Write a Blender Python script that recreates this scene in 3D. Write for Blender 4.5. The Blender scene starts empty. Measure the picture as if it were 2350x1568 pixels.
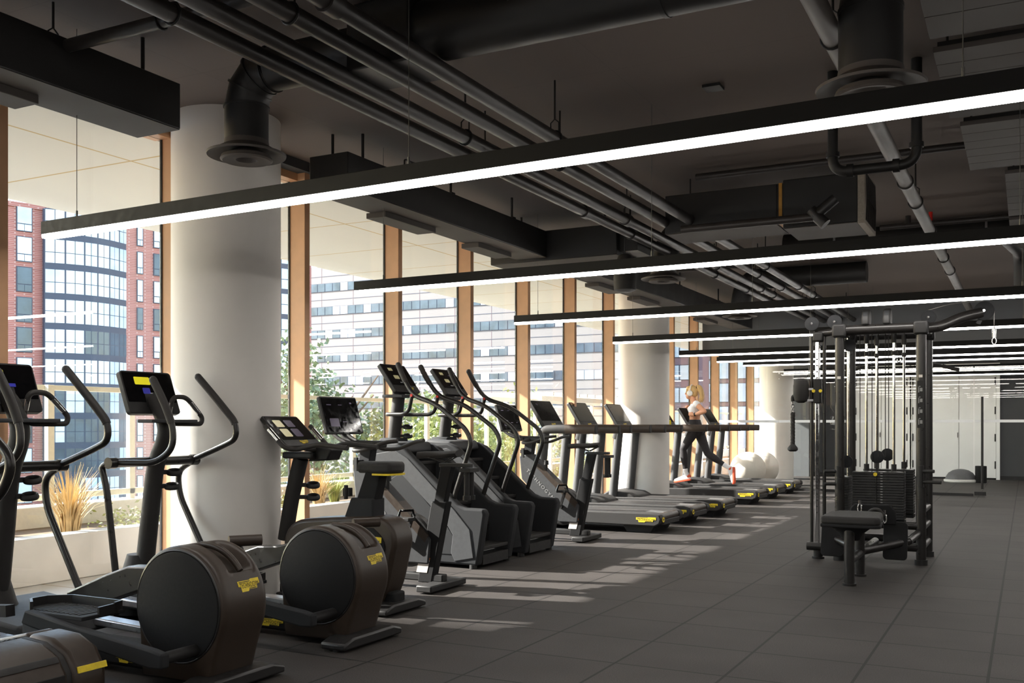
LED, SKY, SUN, EXPO = 24, 0.95, 26, 0.0
import bpy, bmesh, math, random
from mathutils import Vector, Matrix
random.seed(7)
PI = math.pi
sc = bpy.context.scene
COL = sc.collection

# ------------------------------------------------------------------ materials
def s2l(c):
    c = c / 255.0
    return c / 12.92 if c <= 0.04045 else ((c + 0.055) / 1.055) ** 2.4

def rgb(r, g, b):
    return (s2l(r), s2l(g), s2l(b), 1.0)

M = {}

def mat(name, col, rough=0.5, metal=0.0, spec=0.5, var=0.12, scale=30.0, bump=0.0, rv=0.06, coat=0.0):
    m = bpy.data.materials.new(name)
    m.use_nodes = True
    nt = m.node_tree
    b = nt.nodes['Principled BSDF']
    tc = nt.nodes.new('ShaderNodeTexCoord')
    nz = nt.nodes.new('ShaderNodeTexNoise')
    nz.inputs['Scale'].default_value = scale
    nz.inputs['Detail'].default_value = 4.0
    nt.links.new(tc.outputs['Object'], nz.inputs['Vector'])
    rp = nt.nodes.new('ShaderNodeMapRange')
    rp.inputs['From Min'].default_value = 0.3
    rp.inputs['From Max'].default_value = 0.7
    rp.inputs['To Min'].default_value = 1.0 - var
    rp.inputs['To Max'].default_value = 1.0 + var
    nt.links.new(nz.outputs['Fac'], rp.inputs['Value'])
    mx = nt.nodes.new('ShaderNodeVectorMath')
    mx.operation = 'SCALE'
    mx.inputs[0].default_value = col[:3]
    nt.links.new(rp.outputs['Result'], mx.inputs['Scale'])
    nt.links.new(mx.outputs['Vector'], b.inputs['Base Color'])
    rr = nt.nodes.new('ShaderNodeMapRange')
    rr.inputs['From Min'].default_value = 0.3
    rr.inputs['From Max'].default_value = 0.7
    rr.inputs['To Min'].default_value = max(0.02, rough - rv)
    rr.inputs['To Max'].default_value = min(1.0, rough + rv)
    nt.links.new(nz.outputs['Fac'], rr.inputs['Value'])
    nt.links.new(rr.outputs['Result'], b.inputs['Roughness'])
    b.inputs['Metallic'].default_value = metal
    b.inputs['Specular IOR Level'].default_value = spec
    if coat:
        b.inputs['Coat Weight'].default_value = coat
    if bump:
        bp = nt.nodes.new('ShaderNodeBump')
        bp.inputs['Strength'].default_value = bump
        bp.inputs['Distance'].default_value = 0.004
        n2 = nt.nodes.new('ShaderNodeTexNoise')
        n2.inputs['Scale'].default_value = scale * 12
        nt.links.new(tc.outputs['Object'], n2.inputs['Vector'])
        nt.links.new(n2.outputs['Fac'], bp.inputs['Height'])
        nt.links.new(bp.outputs['Normal'], b.inputs['Normal'])
    M[name] = m
    return m

def emat(name, col, strength):
    m = bpy.data.materials.new(name)
    m.use_nodes = True
    b = m.node_tree.nodes['Principled BSDF']
    b.inputs['Base Color'].default_value = col
    b.inputs['Emission Color'].default_value = col
    b.inputs['Emission Strength'].default_value = strength
    b.inputs['Roughness'].default_value = 0.25
    M[name] = m
    return m

def gmat(name, tint, ior=1.45, rough=0.0, boost=1.0):
    m = bpy.data.materials.new(name)
    m.use_nodes = True
    nt = m.node_tree
    nt.nodes.clear()
    out = nt.nodes.new('ShaderNodeOutputMaterial')
    tr = nt.nodes.new('ShaderNodeBsdfTransparent')
    tr.inputs['Color'].default_value = tint
    gl = nt.nodes.new('ShaderNodeBsdfGlossy')
    gl.inputs['Roughness'].default_value = rough
    ge = nt.nodes.new('ShaderNodeNewGeometry')
    dt = nt.nodes.new('ShaderNodeVectorMath')
    dt.operation = 'DOT_PRODUCT'
    nt.links.new(ge.outputs['Incoming'], dt.inputs[0])
    nt.links.new(ge.outputs['Normal'], dt.inputs[1])
    def mth(op, a, v=None):
        n = nt.nodes.new('ShaderNodeMath')
        n.operation = op
        nt.links.new(a, n.inputs[0])
        if v is not None:
            n.inputs[1].default_value = v
        return n
    r0 = ((ior - 1) / (ior + 1)) ** 2
    ab = mth('ABSOLUTE', dt.outputs['Value'])
    om = nt.nodes.new('ShaderNodeMath')
    om.operation = 'SUBTRACT'
    om.inputs[0].default_value = 1.0
    om.use_clamp = True
    nt.links.new(ab.outputs[0], om.inputs[1])
    pw = mth('POWER', om.outputs[0], 5.0)
    ml = mth('MULTIPLY', pw.outputs[0], (1 - r0) * boost)
    mu = mth('ADD', ml.outputs[0], r0 * boost)
    mu.use_clamp = True
    mix = nt.nodes.new('ShaderNodeMixShader')
    nt.links.new(mu.outputs[0], mix.inputs[0])
    nt.links.new(tr.outputs[0], mix.inputs[1])
    nt.links.new(gl.outputs[0], mix.inputs[2])
    nt.links.new(mix.outputs[0], out.inputs[0])
    M[name] = m
    return m

mat('black_metal', rgb(34, 33, 33), 0.42, 0.0, 0.5)
mat('matte_black', rgb(26, 25, 25), 0.6)
mat('soft_black', rgb(38, 36, 35), 0.72, bump=0.15)
mat('charcoal', rgb(26, 26, 27), 0.8, spec=0.3, scale=60, bump=0.12)
mat('tube_black', rgb(36, 34, 33), 0.33)
mat('grip_rubber', rgb(44, 41, 39), 0.62, bump=0.2, scale=80)
mat('graphite', rgb(64, 65, 67), 0.7, spec=0.3)
mat('graphite_dark', rgb(40, 41, 43), 0.75, spec=0.25)
mat('bronze_black', rgb(56, 46, 38), 0.42, 0.0, 0.45)
mat('alu', rgb(176, 176, 178), 0.32, 0.85)
mat('chrome', rgb(215, 215, 215), 0.12, 1.0, var=0.03)
mat('screen_black', rgb(9, 9, 11), 0.09, var=0.05)
mat('yellow', rgb(232, 204, 40), 0.5)
mat('logo_ink', rgb(20, 19, 18), 0.6)
mat('letter_grey', rgb(150, 150, 150), 0.4)
mat('copper', rgb(214, 166, 126), 0.5, 0.0, 0.4, var=0.06, scale=6)
mat('gasket', rgb(22, 20, 19), 0.6)
mat('plaster', rgb(228, 224, 218), 0.78, var=0.04, scale=2.5, bump=0.05)
mat('duct_black', rgb(30, 29, 28), 0.5, var=0.2, scale=4)
mat('pipe_dark', rgb(46, 42, 40), 0.4, var=0.2, scale=8)
mat('pipe_grey', rgb(92, 86, 81), 0.5, var=0.2, scale=8)
mat('panel_dark', rgb(72, 66, 62), 0.7, scale=3)
mat('wall_dark', rgb(70, 71, 73), 0.8, var=0.05, scale=2)
mat('wall_grey', rgb(96, 98, 100), 0.8, var=0.05, scale=2)
mat('door_white', rgb(242, 242, 240), 0.5, var=0.03, scale=2)
mat('fixture_black', rgb(25, 25, 26), 0.55, spec=0.3)
mat('steel_cable', rgb(120, 118, 115), 0.4, 0.8)
mat('concrete', rgb(184, 182, 177), 0.85, var=0.08, scale=3, bump=0.1)
mat('soil', rgb(120, 100, 78), 0.95, scale=12, bump=0.4)
mat('cream', rgb(232, 226, 206), 0.6, var=0.04)
mat('kerb_white', rgb(238, 236, 230), 0.7, var=0.04)
mat('office_wall', rgb(136, 131, 128), 0.85, var=0.05, scale=0.3)
mat('mauve_wall', rgb(140, 112, 116), 0.85, var=0.05, scale=0.3)
mat('frame_slate', rgb(70, 74, 88), 0.6)
mat('pane_sky', rgb(198, 212, 226), 0.12, 0.0, 0.8, var=0.3, scale=0.35)
mat('pane_pale', rgb(214, 222, 226), 0.2, 0.0, 0.6, var=0.15, scale=0.5)
mat('pane_dark', rgb(72, 86, 98), 0.15, 0.0, 0.45, var=0.45, scale=0.4)
mat('asphalt', rgb(120, 120, 120), 0.9)
mat('upright_grey', rgb(74, 74, 75), 0.75, scale=60, bump=0.1)
mat('leaf_a', rgb(150, 156, 88), 0.6, var=0.35, scale=3)
mat('leaf_b', rgb(122, 134, 98), 0.6, var=0.35, scale=3)
mat('straw', rgb(206, 178, 130), 0.8, var=0.3, scale=8)
mat('grass_green', rgb(150, 156, 84), 0.7, var=0.35, scale=6)
mat('bark', rgb(110, 92, 76), 0.9)
mat('skin', rgb(206, 148, 114), 0.5, var=0.04, scale=6)
mat('hair_blond', rgb(206, 170, 112), 0.5, var=0.08, scale=14)
mat('cloth_white', rgb(236, 234, 236), 0.8, var=0.03)
mat('cloth_black', rgb(32, 29, 32), 0.75, var=0.1)
mat('shoe_red', rgb(226, 92, 58), 0.55)
mat('white_plastic', rgb(228, 226, 222), 0.4, var=0.03)
mat('lip', rgb(180, 104, 90), 0.5)
mat('eye_dark', rgb(40, 30, 26), 0.3)
mat('ball_white', rgb(236, 226, 214), 0.45, var=0.03)
mat('dome_grey', rgb(92, 92, 94), 0.6)
mat('filter_pad', rgb(150, 140, 128), 0.8, scale=60)
mat('orange_tape', rgb(178, 128, 46), 0.6)
mat('red_light', rgb(210, 40, 30), 0.4)
mat('label_white', rgb(220, 214, 206), 0.6)
mat('label_orange', rgb(224, 120, 40), 0.6)
mat('bottle_yellow', rgb(226, 212, 20), 0.35)
mat('frosted', rgb(214, 216, 216), 0.7, var=0.02)
emat('led', (1.0, 0.955, 0.90, 1), LED)
emat('ui_yellow', rgb(226, 214, 40), 0.5)
emat('ui_blue', rgb(60, 62, 170), 0.18)
emat('ui_grey', rgb(150, 150, 150), 0.25)
emat('ui_dim', rgb(70, 60, 84), 0.12)
emat('ui_cream', rgb(205, 196, 150), 0.22)
gmat('glass', (0.97, 0.975, 0.97, 1), 1.5, 0.0, 1.0)
gmat('glass_partition', (0.975, 0.985, 0.98, 1), 1.5, 0.0, 0.6)
gmat('glass_rail', (0.95, 0.97, 0.965, 1), 1.3, 0.0, 0.6)

def floor_mat():
    m = bpy.data.materials.new('rubber_tiles')
    m.use_nodes = True
    nt = m.node_tree
    N = nt.nodes.new
    L = nt.links.new
    b = nt.nodes['Principled BSDF']
    tc = N('ShaderNodeTexCoord')
    mp = N('ShaderNodeMapping')
    mp.inputs['Location'].default_value = (0.18 + 0.61 * 40, -5.069 + 0.61 * 40, 0)
    L(tc.outputs['Object'], mp.inputs['Vector'])
    br = N('ShaderNodeTexBrick')
    br.offset = 0.0
    br.inputs['Scale'].default_value = 1.0
    br.inputs['Brick Width'].default_value = 0.61
    br.inputs['Row Height'].default_value = 0.61
    br.inputs['Mortar Size'].default_value = 0.008
    br.inputs['Mortar Smooth'].default_value = 0.1
    br.inputs['Color1'].default_value = (0.9, 0.9, 0.9, 1)
    br.inputs['Color2'].default_value = (1.12, 1.12, 1.12, 1)
    br.inputs['Mortar'].default_value = (0.12, 0.11, 0.1, 1)
    L(mp.outputs[0], br.inputs['Vector'])
    sp = N('ShaderNodeTexNoise')
    sp.inputs['Scale'].default_value = 140
    sp.inputs['Detail'].default_value = 2
    L(tc.outputs['Object'], sp.inputs['Vector'])
    r1 = N('ShaderNodeMapRange')
    r1.inputs['From Min'].default_value = 0.35
    r1.inputs['From Max'].default_value = 0.72
    r1.inputs['To Min'].default_value = 0.72
    r1.inputs['To Max'].default_value = 1.45
    L(sp.outputs['Fac'], r1.inputs['Value'])
    big = N('ShaderNodeTexNoise')
    big.inputs['Scale'].default_value = 1.6
    L(tc.outputs['Object'], big.inputs['Vector'])
    r2 = N('ShaderNodeMapRange')
    r2.inputs['From Min'].default_value = 0.3
    r2.inputs['From Max'].default_value = 0.7
    r2.inputs['To Min'].default_value = 0.86
    r2.inputs['To Max'].default_value = 1.14
    L(big.outputs['Fac'], r2.inputs['Value'])
    mu = N('ShaderNodeMath')
    mu.operation = 'MULTIPLY'
    L(r1.outputs[0], mu.inputs[0])
    L(r2.outputs[0], mu.inputs[1])
    base = N('ShaderNodeVectorMath')
    base.operation = 'MULTIPLY'
    base.inputs[1].default_value = rgb(56, 52, 50)[:3]
    L(br.outputs['Color'], base.inputs[0])
    fin = N('ShaderNodeVectorMath')
    fin.operation = 'SCALE'
    L(base.outputs[0], fin.inputs[0])
    L(mu.outputs[0], fin.inputs['Scale'])
    L(fin.outputs[0], b.inputs['Base Color'])
    b.inputs['Roughness'].default_value = 0.66
    b.inputs['Specular IOR Level'].default_value = 0.28
    bp = N('ShaderNodeBump')
    bp.inputs['Strength'].default_value = 0.25
    bp.inputs['Distance'].default_value = 0.003
    L(sp.outputs['Fac'], bp.inputs['Height'])
    L(bp.outputs[0], b.inputs['Normal'])
    M['rubber_tiles'] = m

def brick_mat(name, c1, c2, mortar, w, h, ms, off=0.5, rot=None, rough=0.85):
    m = bpy.data.materials.new(name)
    m.use_nodes = True
    nt = m.node_tree
    b = nt.nodes['Principled BSDF']
    tc = nt.nodes.new('ShaderNodeTexCoord')
    mp = nt.nodes.new('ShaderNodeMapping')
    if rot:
        mp.inputs['Rotation'].default_value = rot
    br = nt.nodes.new('ShaderNodeTexBrick')
    br.offset = off
    br.inputs['Scale'].default_value = 1.0
    br.inputs['Brick Width'].default_value = w
    br.inputs['Row Height'].default_value = h
    br.inputs['Mortar Size'].default_value = ms
    br.inputs['Color1'].default_value = c1
    br.inputs['Color2'].default_value = c2
    br.inputs['Mortar'].default_value = mortar
    nt.links.new(tc.outputs['Object'], mp.inputs[0])
    nt.links.new(mp.outputs[0], br.inputs['Vector'])
    nt.links.new(br.outputs['Color'], b.inputs['Base Color'])
    b.inputs['Roughness'].default_value = rough
    M[name] = m

floor_mat()
brick_mat('brick', rgb(176, 112, 100), rgb(162, 100, 90), rgb(190, 150, 140), 0.5, 0.16, 0.02, rot=(PI / 2, 0, 0))
brick_mat('soffit_panel', rgb(222, 217, 205), rgb(219, 214, 202), rgb(196, 168, 116), 2.2, 1.45, 0.012, off=0.0)
brick_mat('paving', rgb(178, 175, 169), rgb(170, 167, 161), rgb(150, 140, 120), 0.6, 0.6, 0.01, off=0.0)
brick_mat('ceiling_paint', rgb(114, 103, 96), rgb(111, 100, 93), rgb(107, 97, 90), 2.4, 1.2, 0.004, off=0.0)

# ------------------------------------------------------------------ mesh helpers
class MB:
    def __init__(s):
        s.v = []
        s.f = []

    def add(s, vs, fs):
        o = len(s.v)
        s.v += [tuple(p) for p in vs]
        s.f += [tuple(i + o for i in f) for f in fs]
        return s

    def box(s, x0, x1, y0, y1, z0, z1):
        return s.add([(x0, y0, z0), (x1, y0, z0), (x1, y1, z0), (x0, y1, z0), (x0, y0, z1), (x1, y0, z1), (x1, y1, z1), (x0, y1, z1)],
                     [(0, 3, 2, 1), (4, 5, 6, 7), (0, 1, 5, 4), (1, 2, 6, 5), (2, 3, 7, 6), (3, 0, 4, 7)])

    def obox(s, c, size, R):
        c = Vector(c)
        hx, hy, hz = (a / 2 for a in size)
        vs = []
        for z in (-hz, hz):
            for x, y in ((-hx, -hy), (hx, -hy), (hx, hy), (-hx, hy)):
                vs.append(c + R @ Vector((x, y, z)))
        return s.add(vs, [(0, 3, 2, 1), (4, 5, 6, 7), (0, 1, 5, 4), (1, 2, 6, 5), (2, 3, 7, 6), (3, 0, 4, 7)])

    def bar(s, p0, p1, w, h):
        """rectangular bar from p0 to p1; w across (horizontal), h in the up direction"""
        p0, p1 = Vector(p0), Vector(p1)
        d = (p1 - p0)
        L = d.length
        d.normalize()
        up = Vector((0, 0, 1)) if abs(d.z) < 0.95 else Vector((1, 0, 0))
        a = d.cross(up).normalized()
        b = a.cross(d).normalized()
        R = Matrix((d, a, b)).transposed()
        return s.obox((p0 + p1) / 2, (L, w, h), R)

    def prism(s, poly, axis, a0, a1):
        n = len(poly)
        def P(p, a):
            if axis == 'y':
                return (p[0], a, p[1])
            if axis == 'x':
                return (a, p[0], p[1])
            return (p[0], p[1], a)
        vs = [P(p, a0) for p in poly] + [P(p, a1) for p in poly]
        fs = [tuple(range(n - 1, -1, -1)), tuple(range(n, 2 * n))]
        for i in range(n):
            j = (i + 1) % n
            fs.append((i, j, n + j, n + i))
        return s.add(vs, fs)

    def tube(s, pts, r, n=12, closed=False, flat=None):
        pts = [Vector(p) for p in pts]
        m = len(pts)
        rs = list(r) if isinstance(r, (list, tuple)) else [r] * m
        T = []
        for i in range(m):
            if closed:
                t = pts[(i + 1) % m] - pts[i - 1]
            else:
                t = pts[min(i + 1, m - 1)] - pts[max(i - 1, 0)]
            T.append(t.normalized() if t.length > 1e-9 else Vector((0, 0, 1)))
        ref = Vector((0, 1, 0)) if abs(T[0].y) < 0.9 else Vector((0, 0, 1))
        a = T[0].cross(ref).normalized()
        vs = []
        for i in range(m):
            a = (a - T[i] * a.dot(T[i]))
            a.normalize()
            b = T[i].cross(a)
            fl = flat if flat else 1.0
            for k in range(n):
                t = 2 * PI * k / n
                vs.append(pts[i] + a * math.cos(t) * rs[i] + b * math.sin(t) * rs[i] * fl)
        fs = []
        for i in range(m if closed else m - 1):
            i2 = (i + 1) % m
            for k in range(n):
                k2 = (k + 1) % n
                fs.append((i * n + k, i * n + k2, i2 * n + k2, i2 * n + k))
        if not closed:
            fs.append(tuple(range(n - 1, -1, -1)))
            fs.append(tuple(range((m - 1) * n, m * n)))
        return s.add(vs, fs)

    def cyl(s, p0, p1, r, n=20, r2=None):
        return s.tube([p0, p1], [r, r if r2 is None else r2], n)

    def lathe(s, prof, c, axis='z', n=32):
        c = Vector(c)
        vs = []
        for (r, h) in prof:
            for k in range(n):
                t = 2 * PI * k / n
                u, w = r * math.cos(t), r * math.sin(t)
                if axis == 'z':
                    vs.append(c + Vector((u, w, h)))
                elif axis == 'y':
                    vs.append(c + Vector((u, h, w)))
                else:
                    vs.append(c + Vector((h, u, w)))
        m = len(prof)
        fs = []
        for i in range(m - 1):
            for k in range(n):
                k2 = (k + 1) % n
                fs.append((i * n + k, i * n + k2, (i + 1) * n + k2, (i + 1) * n + k))
        fs.append(tuple(range(n - 1, -1, -1)))
        fs.append(tuple(range((m - 1) * n, m * n)))
        return s.add(vs, fs)

    def ball(s, c, r, n=16, R=None):
        c = Vector(c)
        rr = r if isinstance(r, (tuple, list)) else (r, r, r)
        vs = []
        fs = []
        m = n // 2
        for i in range(1, m):
            a = PI * i / m
            for k in range(n):
                t = 2 * PI * k / n
                p = Vector((math.sin(a) * math.cos(t) * rr[0], math.sin(a) * math.sin(t) * rr[1], math.cos(a) * rr[2]))
                vs.append(c + (R @ p if R else p))
        top, bot = Vector((0, 0, rr[2])), Vector((0, 0, -rr[2]))
        vs.append(c + (R @ top if R else top))
        vs.append(c + (R @ bot if R else bot))
        for i in range(m - 2):
            for k in range(n):
                k2 = (k + 1) % n
                fs.append((i * n + k, (i + 1) * n + k, (i + 1) * n + k2, i * n + k2))
        for k in range(n):
            k2 = (k + 1) % n
            fs.append((len(vs) - 2, k, k2))
            fs.append((len(vs) - 1, (m - 2) * n + k2, (m - 2) * n + k))
        return s.add(vs, fs)

    def build(s, name, m, parent=None, bevel=0.0, seg=2, ang=40, recalc=True, origin=None):
        me = bpy.data.meshes.new(name)
        off = Vector((0, 0, 0))
        if parent is not None:
            r = parent
            while r.parent is not None:
                r = r.parent
            off = Vector(r.location)
        elif origin is not None:
            off = Vector(origin)
        me.from_pydata([tuple(Vector(p) - off) for p in s.v], [], s.f)
        if recalc:
            bm = bmesh.new()
            bm.from_mesh(me)
            bmesh.ops.recalc_face_normals(bm, faces=bm.faces)
            bm.to_mesh(me)
            bm.free()
        for p in me.polygons:
            p.use_smooth = True
        me.set_sharp_from_angle(angle=math.radians(ang))
        me.materials.append(M[m])
        o = bpy.data.objects.new(name, me)
        COL.objects.link(o)
        if parent is not None:
            o.parent = parent
        elif origin is not None:
            o.location = origin
        if bevel:
            bv = o.modifiers.new('bevel', 'BEVEL')
            bv.width = bevel
            bv.segments = seg
            bv.limit_method = 'ANGLE'
            bv.angle_limit = math.radians(35)
        return o

def tag(o, label=None, cat=None, group=None, kind=None):
    if label:
        o['label'] = label
    if cat:
        o['category'] = cat
    if group:
        o['group'] = group
    if kind:
        o['kind'] = kind
    return o

def thing(name, label, cat, loc=(0, 0, 0), group=None):
    o = bpy.data.objects.new(name, None)
    o.empty_display_size = 0.2
    COL.objects.link(o)
    o.location = loc
    return tag(o, label, cat, group)

def struct(name, mb, m, parent=None, bevel=0.0):
    o = mb.build(name, m, parent, bevel)
    if parent is None:
        o['kind'] = 'structure'
    return o

def dup(o, d, label=None, parent=None):
    c = o.copy()
    COL.objects.link(c)
    if parent is None:
        c.location = Vector(o.location) + Vector(d)
        if label:
            c['label'] = label
    else:
        c.parent = parent
    for ch in [x for x in o.children]:
        dup(ch, d, None, c)
    return c

def cr(pts, n=6):
    """Catmull-Rom through pts"""
    P = [Vector(p) for p in pts]
    out = []
    for i in range(len(P) - 1):
        p0 = P[max(i - 1, 0)]
        p1, p2 = P[i], P[i + 1]
        p3 = P[min(i + 2, len(P) - 1)]
        for k in range(n):
            t = k / n
            out.append(0.5 * ((2 * p1) + (p2 - p0) * t + (2 * p0 - 5 * p1 + 4 * p2 - p3) * t * t + (3 * p1 - p0 - 3 * p2 + p3) * t ** 3))
    out.append(P[-1])
    return out

def fil(pts, rad=0.05, n=5):
    """polyline with rounded corners"""
    P = [Vector(p) for p in pts]
    out = [P[0]]
    for i in range(1, len(P) - 1):
        a, b, c = P[i - 1], P[i], P[i + 1]
        d1, d2 = (a - b), (c - b)
        r = min(rad, d1.length * 0.48, d2.length * 0.48)
        s0, s1 = b + d1.normalized() * r, b + d2.normalized() * r
        for k in range(n + 1):
            t = k / n
            out.append((1 - t) ** 2 * s0 + 2 * t * (1 - t) * b + t * t * s1)
    out.append(P[-1])
    return out

def rrect(w, h, r, n=5):
    pts = []
    for (cx, cy, a0) in ((w / 2 - r, h / 2 - r, 0), (-w / 2 + r, h / 2 - r, 90), (-w / 2 + r, -h / 2 + r, 180), (w / 2 - r, -h / 2 + r, 270)):
        for k in range(n + 1):
            a = math.radians(a0 + 90 * k / n)
            pts.append((cx + r * math.cos(a), cy + r * math.sin(a)))
    return pts

def slab(poly, O, U, W, thick, mb=None):
    """2D polygon (u,w) placed at O with axes U,W; extruded backwards by thick along -(UxW)"""
    mb = mb or MB()
    O, U, W = Vector(O), Vector(U).normalized(), Vector(W).normalized()
    N = U.cross(W).normalized()
    n = len(poly)
    vs = [O + U * p[0] + W * p[1] for p in poly] + [O + U * p[0] + W * p[1] - N * thick for p in poly]
    fs = [tuple(range(n)), tuple(range(2 * n - 1, n - 1, -1))]
    for i in range(n):
        j = (i + 1) % n
        fs.append((j, i, n + i, n + j))
    return mb.add(vs, fs)

# flat lettering turned into meshes
_tc = {}
def letters(body, spacing=1.0):
    key = (body, spacing)
    if key in _tc:
        return _tc[key]
    cu = bpy.data.curves.new('t', 'FONT')
    cu.body = body
    cu.size = 1.0
    cu.space_character = spacing
    cu.resolution_u = 3
    ob = bpy.data.objects.new('t', cu)
    COL.objects.link(ob)
    dg = bpy.context.evaluated_depsgraph_get()
    me = bpy.data.meshes.new_from_object(ob.evaluated_get(dg))
    vs = [(v.co.x, v.co.y) for v in me.vertices]
    fs = [tuple(p.vertices) for p in me.polygons]
    bpy.data.objects.remove(ob)
    bpy.data.meshes.remove(me)
    xs = [v[0] for v in vs]
    ys = [v[1] for v in vs]
    x0, x1, y0, y1 = min(xs), max(xs), min(ys), max(ys)
    vs = [((x - x0) / (x1 - x0), (y - y0) / (y1 - y0)) for x, y in vs]
    _tc[key] = (vs, fs)
    return _tc[key]

BADGE = [(0, .92), (.56, .92), (.62, 1), (1, 1), (1, .52), (.87, .46), (.84, .14), (.46, .14), (.43, 0), (.13, 0), (.10, .42), (0, .48)]

def badge(fn, parent, name='badge'):
    """yellow maker's plate with dark lettering; fn(u, v, lift) -> point, u,v in 0..1"""
    # subdivide along u so it can follow a curved surface
    top = [(0, .92), (.28, .92), (.56, .92), (.62, 1), (.81, 1), (1, 1)]
    bot = [(0, .48), (.10, .42), (.13, 0), (.43, 0), (.46, .14), (.65, .14), (.84, .14), (.87, .46), (1, .52)]
    poly = bot + top[::-1]
    mb = MB()
    vs = [fn(u, v, 0.0015) for u, v in poly]
    vb = [fn(u, v, -0.002) for u, v in poly]
    n = len(poly)
    mb.add(vs + vb, [tuple(range(n)), tuple(range(2 * n - 1, n - 1, -1))] + [(i, (i + 1) % n, n + (i + 1) % n, n + i) for i in range(n)])
    b = mb.build(name, 'yellow', parent)
    b['label'] = 'yellow plate with dark lettering'
    t = MB()
    vs, fs = letters('TECHNOGYM', 1.05)
    t.add([fn(0.06 + 0.88 * u, 0.30 + 0.44 * v, 0.0025) for u, v in vs], fs)
    for (u0, u1, v0, v1) in ((.04, .56, .79, .85), (.46, .80, .18, .24)):
        t.add([fn(u0, v0, .0025), fn(u1, v0, .0025), fn(u1, v1, .0025), fn(u0, v1, .0025)], [(0, 1, 2, 3)])
    t.build('lettering', 'logo_ink', b, recalc=False)
    return b

def planefn(O, U, W, w, h):
    O, U, W = Vector(O), Vector(U).normalized(), Vector(W).normalized()
    N = U.cross(W)
    return lambda u, v, l: O + U * (u * w) + W * (v * h) + N * l

def screen(parent, c, yw, z0, z1, x0, x1, thick=0.035, bezel=0.012, name='display', ui=None, r=0.02, split=None):
    """display facing +X, centre y=c; bottom edge at (x0,z0), top edge at (x1,z1)"""
    O = Vector(((x0 + x1) / 2, c, (z0 + z1) / 2))
    W = Vector((x1 - x0, 0, z1 - z0))
    h = W.length
    U = Vector((0, 1, 0))
    d = slab(rrect(yw, h, r), O, U, W, thick).build(name, 'matte_black', parent, bevel=0.004)
    N = U.cross(W.normalized())
    lo = -h / 2 + (split * h if split else bezel)
    hi = h / 2 - bezel
    hh = hi - lo
    Oc = O + W.normalized() * ((lo + hi) / 2) + N * 0.002
    sg = slab(rrect(yw - 2 * bezel, hh, 0.006), Oc, U, W, 0.003).build('screen', 'screen_black', d)
    for (u, v, w, hgt, m) in (ui or []):
        slab(rrect(w * yw, hgt * hh, min(w * yw, hgt * hh) * 0.12, 2), Oc + U * (u * yw) + W.normalized() * (v * hh) + N * 0.0015, U, W, 0.001).build('screen_tile', m, d)
    return d
# ------------------------------------------------------------------ the room
XW, PITCH, Y0 = -5.81, 1.463, 6.869
CEIL = 3.62
struct('floor', MB().box(XW - 0.14, 8.3, -6.3, 26.3, -0.12, 0.0), 'rubber_tiles')
struct('ceiling', MB().box(XW - 0.14, 8.3, -6.3, 26.3, CEIL, CEIL + 0.14), 'ceiling_paint')
struct('wall_right', MB().box(8.2, 8.35, -6.3, 26.3, 0, CEIL), 'wall_dark')
struct('wall_left', MB().box(XW - .14, XW, -6.3, Y0 - 5 * PITCH, 0, CEIL), 'wall_dark')  # unseen stretch, made windowless to cut fill light on the machines
struct('wall_back', MB().box(XW, 8.2, -6.35, -6.2, 0, CEIL), 'wall_dark')
struct('wall_far', MB().box(XW, 8.2, 26.2, 26.35, 0, CEIL), 'wall_dark')
struct('wall_header', MB().box(XW + 0.17, 8.2, 18.85, 20.05, 2.72, CEIL), 'wall_grey')
struct('trim_1', MB().box(XW - 0.1, XW + 0.2, -6.2, 18.85, 3.535, CEIL - 0.001), 'wall_dark')
struct('baseboard_far', MB().box(-5.6, 8.2, 26.17, 26.2, 0, 0.09), 'matte_black')

for i, k in enumerate(range(-5, 13)):
    ya = Y0 + k * PITCH
    yb = ya + PITCH
    w = thing('window_%d' % (i + 1), None, None, (XW, ya, 0))
    w['kind'] = 'structure'
    MB().box(XW - 0.022, XW + 0.16, ya, ya + 0.07, 0, 3.54).build('mullion', 'copper', w, bevel=0.003)
    MB().box(XW - 0.022, XW - 0.004, ya - 0.01, ya, 0.06, 3.5).box(XW - 0.022, XW - 0.004, ya + 0.07, ya + 0.08, 0.06, 3.5).build('gasket', 'gasket', w)
    MB().box(XW - 0.1, XW + 0.1, ya + 0.07, yb, 0, 0.06).build('sill', 'copper', w, bevel=0.003)
    MB().box(XW - 0.08, XW + 0.08, ya + 0.07, yb, 3.47, 3.54).build('head_rail', 'copper', w)
    MB().box(XW - 0.02, XW - 0.008, ya + 0.084, yb - 0.014, 0.06, 3.47).build('pane', 'glass', w)

for i, yc in enumerate((5.65, 14.86, 24.2)):
    mb = MB().lathe([(0.402, 0), (0.402, CEIL + 0.01)], (-5.4, yc, 0), 'z', 64)
    c = struct('column_%d' % (i + 1), mb, 'plaster')

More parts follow.
